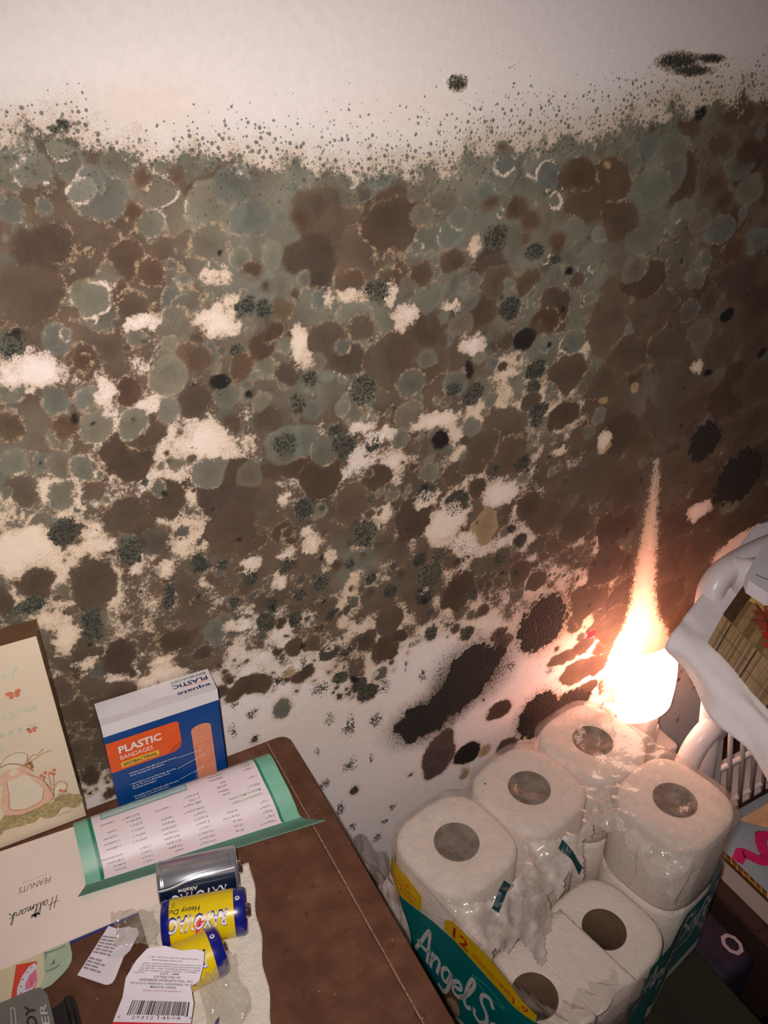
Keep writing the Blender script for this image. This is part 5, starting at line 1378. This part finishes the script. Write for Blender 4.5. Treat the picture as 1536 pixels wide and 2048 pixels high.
# sheet bridging the two open rolls
V = []; F = []
nx, ny = 16, 10
for j in range(ny + 1):
    for i in range(nx + 1):
        u = .029 + (SP - .050) * i / nx; v = SP - .034 + .094 * j / ny + .002 * math.sin(i * .5)
        V.append(pk(u, v, PTOP - RH + .0012 + .0004 * abs(i / nx - .5)))
for j in range(ny):
    for i in range(nx):
        F.append((j * (nx + 1) + i, j * (nx + 1) + i + 1, (j + 1) * (nx + 1) + i + 1, (j + 1) * (nx + 1) + i))
ts = mesh('tissue_sheet', V, F, TISSUE, smooth=True)
ts.modifiers.new('thick', 'SOLIDIFY').thickness = .0005
tag(ts, 'loose sheet of toilet tissue bridging the two uncovered rolls', 'tissue')

# ================================================================== plastic bag squeezed between nightstand and pack
BAGF = film_mat('bag_film', (226, 208, 198), .45, 60, .4, .10, 240, .07)
BC_ = (.2275, .430, .345)
def bag_fn(t, h, l):
    """t: angle round the bag, h: 0..1 up the bag"""
    r = .5 * math.sin(math.pi * min(1, .12 + h * .80)) ** .7 + .06
    wob = 1 + .10 * math.sin(5 * t + 7 * h) + .07 * math.sin(9 * t - 13 * h) + .05 * math.sin(17 * t + 5 * h)
    return (BC_[0] + (.040 * r * wob + l) * math.cos(t) + .004 * h, BC_[1] + (.108 * r * wob + l) * math.sin(t), PBASE + .003 + .218 * h + .006 * math.sin(4 * t + 2) * h)
bg = empty('plastic_bag', (0, 0, 0))
tag(bg, 'crumpled clear plastic bag wedged between the nightstand and the toilet paper pack', 'plastic bag')
gv3, gf3 = grid2d(0, 0, 2 * math.pi, 1, 64, 40)
mesh('bag_film', [bag_fn(a, b, 0) for a, b in gv3], gf3, BAGF, bg, smooth=True)
gv3, gf3 = grid2d(0, .02, 2 * math.pi, .84, 40, 20)
mesh('bag_contents', [bag_fn(a, b, -.006) for a, b in gv3], gf3, mat('bag_content_white', (214, 196, 186), .8, .08, 60), bg, smooth=True)
def bagp(a, b, l):   # a: metres to the right on the side facing the room corner, b: height
    return bag_fn(-.62 + a / .05, b, l)
print_on('bag_black_label', [poly2d([(.0, .80), (.014, .81), (.016, .775), (.010, .755), (.012, .71), (.018, .66), (.010, .665), (.003, .70), (.002, .75)])], bagp, INKK, bg, .0012)
print_on('bag_white_label', [grid2d(.012, .66, .040, .80, 8, 8)], bagp, CARDW, bg, .0008)
print_on('bag_blue_digits', [fit_text('125', .016, .036, .745, .035), fit_text('ine', .022, .040, .69, .032)], bagp, mat('print_mid_blue', (50, 100, 190), .5), bg, .0016)
print_on('bag_letter', [fit_text('e', .006, .012, .780, .020)], bagp, INKW, bg, .0018)
rebase(bg, (BC_[0], BC_[1], PBASE))

# ================================================================== night light and outlet
WPL = mat('white_plastic', (232, 222, 216), .35, .03, 30)
LX, LZ = .650, .400
op = empty('outlet_plate', (0, 0, 0))
tag(op, 'white wall outlet plate behind the glowing night light', 'outlet')
box('cover_plate', (LX + .016, WALL - .003, .325), (.074, .0055, .118), WPL, op, .002)
for dz in (-.021, .021):
    box('socket', (LX + .016, WALL - .0065, .325 + dz), (.034, .0025, .028), mat('white_plastic_inner', (214, 202, 196), .4, .03), op, .001)
rebase(op, (LX + .016, WALL - .001, .268))
nl = empty('night_light', (0, 0, 0))
tag(nl, 'glowing plug-in night light with a bright curved shade', 'night light')
box('plug_body', (LX + .008, WALL - .032, .352), (.036, .050, .050), WPL, nl, .005, 3, True)
box('lamp_socket', (LX + .000, WALL - .048, .400), (.022, .030, .076), WPL, nl, .004, 3, True)
SHADE = bpy.data.materials.new('glowing_shade'); SHADE.use_nodes = True
_b = SHADE.node_tree.nodes['Principled BSDF']
_b.inputs['Base Color'].default_value = rgba((255, 232, 205)); _b.inputs['Roughness'].default_value = .4
_b.inputs['Emission Color'].default_value = (1.0, .58, .42, 1); _b.inputs['Emission Strength'].default_value = 6.0
V = []; F = []
na, nh = 18, 14
for j in range(nh + 1):
    for i in range(na + 1):
        a = math.radians(-72 + 144 * i / na); h = j / nh
        w = .031 * (.72 + .28 * math.sin(math.pi * min(1, .15 + h * .8)))
        V.append((LX - .012 - .020 * h + w * 1.72 * math.sin(a), WALL - .048 - .026 * math.cos(a), .420 + .112 * h))
for j in range(nh):
    for i in range(na):
        F.append((j * (na + 1) + i, j * (na + 1) + i + 1, (j + 1) * (na + 1) + i + 1, (j + 1) * (na + 1) + i))
sh_o = mesh('shade', V, F, SHADE, nl, smooth=True)
sh_o.modifiers.new('thick', 'SOLIDIFY').thickness = .0018
BULB = bpy.data.materials.new('glowing_bulb'); BULB.use_nodes = True
_b = BULB.node_tree.nodes['Principled BSDF']; _b.inputs['Emission Color'].default_value = (1.0, .60, .32, 1); _b.inputs['Emission Strength'].default_value = 8
lathe('bulb', [(0, .032), (.005, .031), (.0085, .025), (.009, .018), (.007, .008), (.006, 0), (0, 0)], BULB, nl, 24, loc=(LX - .008, WALL - .054, .440))
box('light_sensor', (LX - .022, WALL - .012, .372), (.014, .020, .046), WPL, nl, .005, 3, True)
box('sensor_slot', (LX - .022, WALL - .0225, .372), (.003, .002, .030), mat('amber_shadow', (150, 96, 60), .5), nl)
rebase(nl, (LX, WALL - .02, .317))
ll = bpy.data.lights.new('night_light_bulb', 'POINT'); ll.energy = .88; ll.color = (1.0, .41, .35); ll.shadow_soft_size = .010
llo = bpy.data.objects.new('night_light_bulb', ll); COLL.objects.link(llo); llo.location = (LX - .014, WALL - .060, .470)
ch = empty('charger_plug', (0, 0, 0))
tag(ch, 'white charger plug with a thick cable below the night light', 'plug')
box('plug_block', (LX + .054, WALL - .030, .302), (.040, .055, .034), WPL, ch, .006, 3, True)
box('plug_prong_plate', (LX + .054, WALL - .0025, .302), (.034, .004, .028), WPL, ch, .001)
mesh('cable', *tube_pts(spline([(LX + .054, WALL - .055, .300), (LX + .036, WALL - .066, .285), (LX + .010, WALL - .05, .24), (LX - .02, WALL - .02, .12), (LX - .03, WALL - .012, .01)], 6), .0035, 8), WPL, ch, smooth=True)
rebase(ch, (LX + .054, WALL - .02, .285))

# ================================================================== crate, gift box, basket and its contents
BRN = mat('cardboard_brown', (60, 38, 30), .8, .12, 20)
cr = empty('cardboard_crate', (0, 0, 0))
tag(cr, 'brown cardboard box under the gift box and the laundry basket', 'cardboard box')
box('carton', (.865, .368, .1065), (.39, .33, .211), BRN, cr, .002)
box('top_flap', (.865, .368, .2128), (.385, .16, .0015), BRN, cr)
rebase(cr, (.865, .368, .001))
gb = empty('gift_box', (0, 0, 0))
tag(gb, 'flat pale blue gift box with pink lettering and gold braided rim beside the pack', 'gift box')
GZ = .250
PALEB = mat('gift_pale_blue', (150, 168, 180), .5, .10, 14)
box('box_body', (.835, .305, .2315), (.290, .200, .034), mat('gift_white', (224, 204, 198), .55, .03), gb, .001)
box('lid_picture', (.837, .306, GZ - .0012), (.284, .196, .0022), PALEB, gb)
GOLD = mat('gold_braid', (120, 92, 40), .35, .3, 200, metal=.6)
GOLDL = mat('gold_thread', (214, 190, 120), .3, .1, metal=.7)
# braid: two dark strands with bright thread loops
for nm, p0, p1 in (('braid', (.6925, .208, GZ), (.6925, .402, GZ)),):
    v, f = tube_pts([p0, p1], .0042, 10)
    bo = mesh(nm, v, f, GOLD, gb, smooth=True)
    n_ = 22
    for q in range(n_):
        t = (q + .5) / n_; c_ = np.array(p0) * (1 - t) + np.array(p1) * t; d_ = (np.array(p1) - np.array(p0)) / n_
        side = np.array((1, 0, 0)) if nm == 'braid' and p0[0] == p1[0] else np.array((0, 1, 0))
        pts = [tuple(c_ - d_ * .45 - side * .0036 + np.array((0, 0, .0022))), tuple(c_ + np.array((0, 0, .0046))), tuple(c_ + d_ * .45 + side * .0036 + np.array((0, 0, .0022)))]
        mesh('thread_loop', *tube_pts(spline(pts, 3), .0007, 5), GOLDL, bo, smooth=True)
gfn2 = lambda a, b, l: (a, b, GZ + l)
MAG = mat('gift_magenta', (206, 34, 110), .5, .12, 40)
print_on('pink_lettering', [stroke2d([(.705, .352), (.716, .356), (.722, .346), (.728, .336), (.738, .336), (.744, .348), (.756, .360), (.768, .356)], .014, 8)], gfn2, MAG, gb, .0004)
print_on('pink_lettering', [stroke2d([(.745, .325), (.760, .320), (.775, .305), (.770, .285), (.750, .290), (.735, .300), (.745, .325)], .016, 8), stroke2d([(.790, .340), (.800, .310), (.805, .270)], .016, 8)], gfn2, MAG, gb, .0006)
print_on('lettering_shadow', [stroke2d([(.705, .358), (.716, .362), (.722, .352), (.729, .343), (.738, .343), (.744, .355), (.756, .367), (.768, .363)], .003, 8)], gfn2, mat('gift_maroon', (110, 20, 50), .5), gb, .0003)
print_on('cream_picture', [poly2d([(.752, .392), (.860, .392), (.850, .350), (.800, .352), (.775, .366)])], gfn2, mat('gift_cream', (226, 190, 140), .5, .12, 40), gb, .0004)
print_on('dark_picture', [ell2d(.800, .378, .010, .005, .4), ell2d(.822, .372, .010, .006, .1)], gfn2, mat('gift_maroon', (110, 20, 50)), gb, .0006)
rebase(gb, (.835, .305, .2145))

bk = empty('laundry_basket', (0, 0, 0))
tag(bk, 'white plastic basket with a slatted grille and tubular handles beside the night light', 'basket')
BKP = mat('basket_white', (226, 216, 216), .32, .03, 20)
X0, X1, Y0, Y1, Z0, Z1 = .690, 1.03, .424, .484, .2165, .470
def bar(nm, p0, p1, r, n=8, parent=bk):
    return mesh(nm, *tube_pts([p0, p1], r, n), BKP, parent, smooth=True)
box('basket_floor', ((X0 + X1) / 2, (Y0 + Y1) / 2, Z0 + .002), (X1 - X0, Y1 - Y0, .004), BKP, bk, .001)
bar('corner_post', (.722, Y0, Z0), (.667, Y0, .505), .0125, 16)
bar('corner_post', (X1, Y0, Z0), (X1, Y0, .500), .0125, 16)
bar('corner_post', (X0 + .080, Y1 - .008, Z0), (X0 + .080, Y1 - .008, .515), .0115, 16)
bar('corner_post', (X1, Y1 - .008, Z0), (X1, Y1 - .008, .515), .0115, 16)
# solid left panel of the near side next to the post
mesh('post_panel', [(.733 , Y0 - .003, Z0), (.752, Y0 - .003, Z0), (.692, Y0 - .003, .49), (.676, Y0 - .003, .49), (.733, Y0 + .003, Z0), (.752, Y0 + .003, Z0), (.692, Y0 + .003, .49), (.676, Y0 + .003, .49)], [(0, 1, 2, 3), (7, 6, 5, 4), (0, 4, 5, 1), (1, 5, 6, 2), (2, 6, 7, 3), (3, 7, 4, 0)], BKP, bk)
nb = 13
for i in range(nb):
    x = .701 + i * .0238
    bar('grille_bar', (x + .078, Y0, Z0), (x, Y0, .492), .0033, 8)
for z in (.236, .322, .408, .490):
    bar('grille_rail', (.676 + (.49 - z) * .27, Y0 + .002, z), (X1, Y0 + .002, z), .0036, 8)
for z in (.236, .322, .490):
    bar('end_rail', (X0, Y0, z), (X0 + .080, Y1 - .006, z), .0036, 8); bar('back_rail', (X0 + .080, Y1 - .006, z), (X1, Y1 - .006, z), .0036, 8)
# low side handle: a fat arch leaving the post
mesh('side_handle', *tube_pts(spline([(.690, Y0 - .004, .418), (.668, Y0 - .010, .434), (.648, Y0 - .012, .420), (.638, Y0 - .012, .385), (.640, Y0 - .010, .340), (.648, Y0 - .006, .300)], 8), [.0135] * 41, 14), BKP, bk, smooth=True)
# tall handle: leaves the left end, arches over and runs along the back
mesh('back_handle', *tube_pts(spline([(.694, .450, .490), (.684, .458, .535), (.679, .464, .575), (.686, .468, .602), (.712, .470, .616), (.78, .472, .622), (.90, .472, .622), (1.0, .470, .61), (1.03, .462, .57), (1.03, .45, .49)], 8), [.0185] * 73, 16, ell=.8), BKP, bk, smooth=True)
mesh('handle_cup', *tube_pts([(.716, .452, .590), (.719, .453, .612), (.721, .454, .632)], [.014, .0165, .0180], 20), BKP, bk, smooth=True)
rebase(bk, ((X0 + X1) / 2, (Y0 + Y1) / 2, Z0))

# folded towel heaped in the basket, hanging over its left end and front
e1 = np.array((-.003, -.967, -.252)); e1 /= np.linalg.norm(e1)
e2 = np.array((.92, .36, .08)); e2 /= np.linalg.norm(e2)
e3 = np.cross(e1, e2); e3 /= np.linalg.norm(e3)
if e3[2] < 0: e3 = -e3
u3 = np.array((-.115, -.25, .96)); u3 /= np.linalg.norm(u3)
T0 = np.array((.615, .411, .5815))
def towel_pt(p, q):
    """p forward and down along the slope, q to the right; beyond q < -0.012 the cloth drops"""
    w = .0045 * math.sin(p * 62 + q * 26) + .0045 * math.sin(p * 31 - q * 80 + 1)
    if q >= -.012:
        P = T0 + e1 * p + e2 * q - e3 * (.002) + e3 * (w if q < .01 else 0.0) * .5
        if q < .05: P = P - e3 * .006 * max(0, min(1, (-p - .03) / .05))
    else:
        d = -.012 - q
        rr = .016; a = min(d / rr, 1.15)
        P = T0 + e1 * p + e2 * (-.012 - rr * math.sin(a)) - e3 * (.002 + rr * (1 - math.cos(a)))
        rest = max(0, d - rr * 1.15)
        P = P + np.array((.010, -.006, -1.0)) * rest
        P = P + (-e2) * (w * 1.8) * min(1, d / .03)
    return P
NPp, NQ = 64, 60
ps = np.linspace(-.036, .235, NPp); qs = np.linspace(-.088, .30, NQ)
V = []; F = []
for i, p in enumerate(ps):
    for j, q in enumerate(qs):
        qq = q
        if q < -.012:
            k2 = (q + .012) / (-.076)
            ln_ = np.interp(p, [-.036, -.02, 0, .06, .12, .24], [.022, .038, .042, .036, .034, .040])
            qq = -.012 - k2 * ln_
        P = towel_pt(p, qq)
        P[1] = min(P[1], WALL - .012)
        V.append(tuple(P))
for i in range(NPp - 1):
    for j in range(NQ - 1):
        F.append((i * NQ + j, i * NQ + j + 1, (i + 1) * NQ + j + 1, (i + 1) * NQ + j))
tw = mesh('white_towel', V, F, mat('towel_white', (244, 234, 234), .95, .03, 60, .35, 500, spec=.1, sheen=.2), smooth=True)
md = tw.modifiers.new('thick', 'SOLIDIFY'); md.thickness = .005; md.offset = -1
tag(tw, 'white cloth towel draped over the basket under the autumn tissue box', 'towel')

# tissue box with autumn leaves
tb = empty('tissue_box', (0, 0, 0))
tag(tb, 'brown tissue box with printed planks and autumn leaves on the white towel', 'tissue box')
TW_, TL_, TH_ = .115, .22, .052
def tbp(p, q, h): return tuple(T0 + e1 * p + e2 * q + e3 * .0022 + u3 * h)
c8 = [tbp(0, 0, 0), tbp(TL_, 0, 0), tbp(TL_, TW_, 0), tbp(0, TW_, 0), tbp(0, 0, TH_), tbp(TL_, 0, TH_), tbp(TL_, TW_, TH_), tbp(0, TW_, TH_)]
mesh('carton', c8, [(0, 1, 2, 3), (4, 7, 6, 5), (0, 4, 5, 1), (1, 5, 6, 2), (2, 6, 7, 3), (3, 7, 4, 0)], mat('tissue_box_brown', (138, 112, 78), .5, .1, 60), tb)
side = lambda a, b, l: tbp(a, -l, b)
PLK = [mat('plank_tan', (164, 134, 92), .45, .12, 150), mat('plank_brown', (132, 104, 68), .45, .12, 150), mat('plank_light', (182, 152, 108), .45, .12, 150)]
DKB = mat('plank_gap', (44, 30, 20), .5, .1)
rt = random.Random(3)
x = .001; reeds = [[], [], []]
while x < TL_ - .003:
    w = rt.uniform(.0011, .0020)
    reeds[rt.randrange(3)].append(rect2d(x, .0008, x + w * .72, TH_ - .0005))
    x += w
for q in range(3):
    ro = print_on('printed_reeds', reeds[q], side, PLK[q], tb, .0003)
for xg in (.011, .045, .082, .13, .17):
    print_on('plank_seam', [rect2d(xg, .0004, xg + .0016, TH_ - .0004)], side, DKB, tb, .0008)
print_on('seam_line', [rect2d(.001, .0300, .045, .0306), rect2d(.045, .018, .082, .0186)], side, DKB, tb, .0009)
topf = lambda a, b, l: tbp(a, b, TH_ + l)
for q in range(14):
    print_on('printed_reed', [rect2d(.0005 + q * .0085, .0005 + q * .0, .0005 + q * .0085 + .0080, TW_)], topf, PLK[q % 2], tb, .0002)
print_on('glossy_edge', [rect2d(-.0005, 0, .012, TW_)], topf, mat('plank_dark', (74, 52, 34), .25, .3, 120, coat=.6), tb, .0005)
def leaf(cx, cy, s, rot, lobes=5, seed=0):
    r = random.Random(seed); p = []
    n = lobes * 4
    for i in range(n):
        a = 2 * math.pi * i / n
        k_ = (1.0, .62, .84, .50)[i % 4] * (1.15 if abs(a - math.pi / 2) < .5 else .9)
        p.append((cx + s * k_ * math.cos(a + rot), cy + s * k_ * math.sin(a + rot)))
    return poly2d(p)
LF = [mat('leaf_red', (196, 52, 34), .45, .2, 90), mat('leaf_gold', (222, 178, 96), .45, .15, 90), mat('leaf_rust', (150, 74, 52), .45, .2, 90), mat('leaf_peach', (226, 170, 120), .45, .12, 90), mat('leaf_olive', (172, 156, 66), .45, .15, 90)]
for i, (cx, cy, s, rot, c_) in enumerate(((.012, .100, .016, .4, 4), (.022, .085, .022, 1.0, 0), (.030, .062, .026, 2.1, 1), (.040, .040, .026, .2, 2), (.062, .022, .024, 1.3, 0), (.058, .060, .030, .8, 3), (.085, .045, .030, 2.6, 0), (.110, .070, .034, .5, 1), (.12, .03, .028, 1.9, 2), (.16, .06, .036, 1.1, 0))):
    lf = print_on('printed_leaf', [leaf(cx, cy, s, rot, 5, i)], topf, LF[c_], tb, .0008 + i * .0002)
    vn = [stroke2d([(cx, cy), (cx + s * .8 * math.cos(rot + a), cy + s * .8 * math.sin(rot + a))], .0007, smooth=False) for a in (0, 1.26, 2.5, 3.77, 5.0)]
    print_on('leaf_veins', vn, topf, LF[2] if c_ != 2 else DKB, lf, .0010 + i * .0002)
rebase(tb, tbp(TL_ / 2, TW_ / 2, 0))
# white folded carton resting on the tissue box
wc = empty('white_carton', (0, 0, 0))
tag(wc, 'white carton with a torn black line resting on the tissue box', 'box')
_c = [(.7156, .4401), (.6359, .4024), (.6273, .3923), (.6266, .3691), (.700, .322), (.790, .380)]
V = [(a_, b_, .6575) for a_, b_ in _c] + [(a_, b_, .6720) for a_, b_ in _c]
mesh('carton', V, [tuple(range(5, -1, -1)), tuple(range(6, 12))] + [(i, (i + 1) % 6, 6 + (i + 1) % 6, 6 + i) for i in range(6)], mat('carton_plain_white', (226, 218, 222), .5, .02), wc)
print_on('black_line', [stroke2d([(.6420, .3960), (.6440, .3880), (.6500, .3800), (.6600, .3720)], .0012)], lambda a, b, l: (a, b, .6720 + l), INKK, wc, .0004)
rebase(wc, (.69, .38, .6575))

# ================================================================== dark things on the floor in front of the crate
def heap(name, c, r, seed, m, label, cat, amp=.16, flat=.0):
    bm = bmesh.new(); bmesh.ops.create_icosphere(bm, subdivisions=4, radius=1.0)
    rr = np.random.RandomState(seed); K = rr.uniform(2, 9, (7, 3)) * rr.choice([-1, 1], (7, 3)); ph = rr.rand(7) * 6.28
    for v in bm.verts:
        n = sum(abs(math.sin(K[i] @ np.array(v.co) + ph[i])) for i in range(7)) / 7 - .5
        v.co *= 1 + amp * n * 2
        z = v.co.z
        v.co = Vector((c[0] + v.co.x * r[0], c[1] + v.co.y * r[1], max(.002, c[2] + z * r[2])))
    o = from_bm(name, bm, m, None, smooth=True)
    return tag(o, label, cat)
heap('black_trash_bag', (.622, .150, .100), (.038, .090, .108), 5, mat('black_bag_plastic', (14, 12, 12), .25, .2, 30, .5, 60), 'black plastic bag on the floor between the olive tote and the cardboard box', 'plastic bag')
pf = empty('purple_pouch', (0, 0, 0))
tag(pf, 'purple printed pouch with a pale ring mark behind the black bag', 'pouch')
bm = bmesh.new(); box_bm(bm, (.620, .320, .106), (.062, .110, .208), .012, 3)
from_bm('pouch_body', bm, mat('pouch_purple', (44, 32, 54), .7, .25, 60), pf, smooth=True)
pfn3 = lambda a, b, l: (a, b, .210 + l)
ring = []
for i in range(8):
    a0, a1 = math.pi / 4 * i + .39, math.pi / 4 * (i + 1) + .39
    ring.append(poly2d([(.636 + .0115 * math.cos(a0), .292 + .0140 * math.sin(a0)), (.636 + .0115 * math.cos(a1), .292 + .0140 * math.sin(a1)), (.636 + .007 * math.cos(a1), .292 + .009 * math.sin(a1)), (.636 + .007 * math.cos(a0), .292 + .009 * math.sin(a0))]))
print_on('ring_mark', ring, pfn3, mat('pouch_pale', (190, 170, 176), .6, .1), pf, .0006)
rebase(pf, (.62, .315, .002))
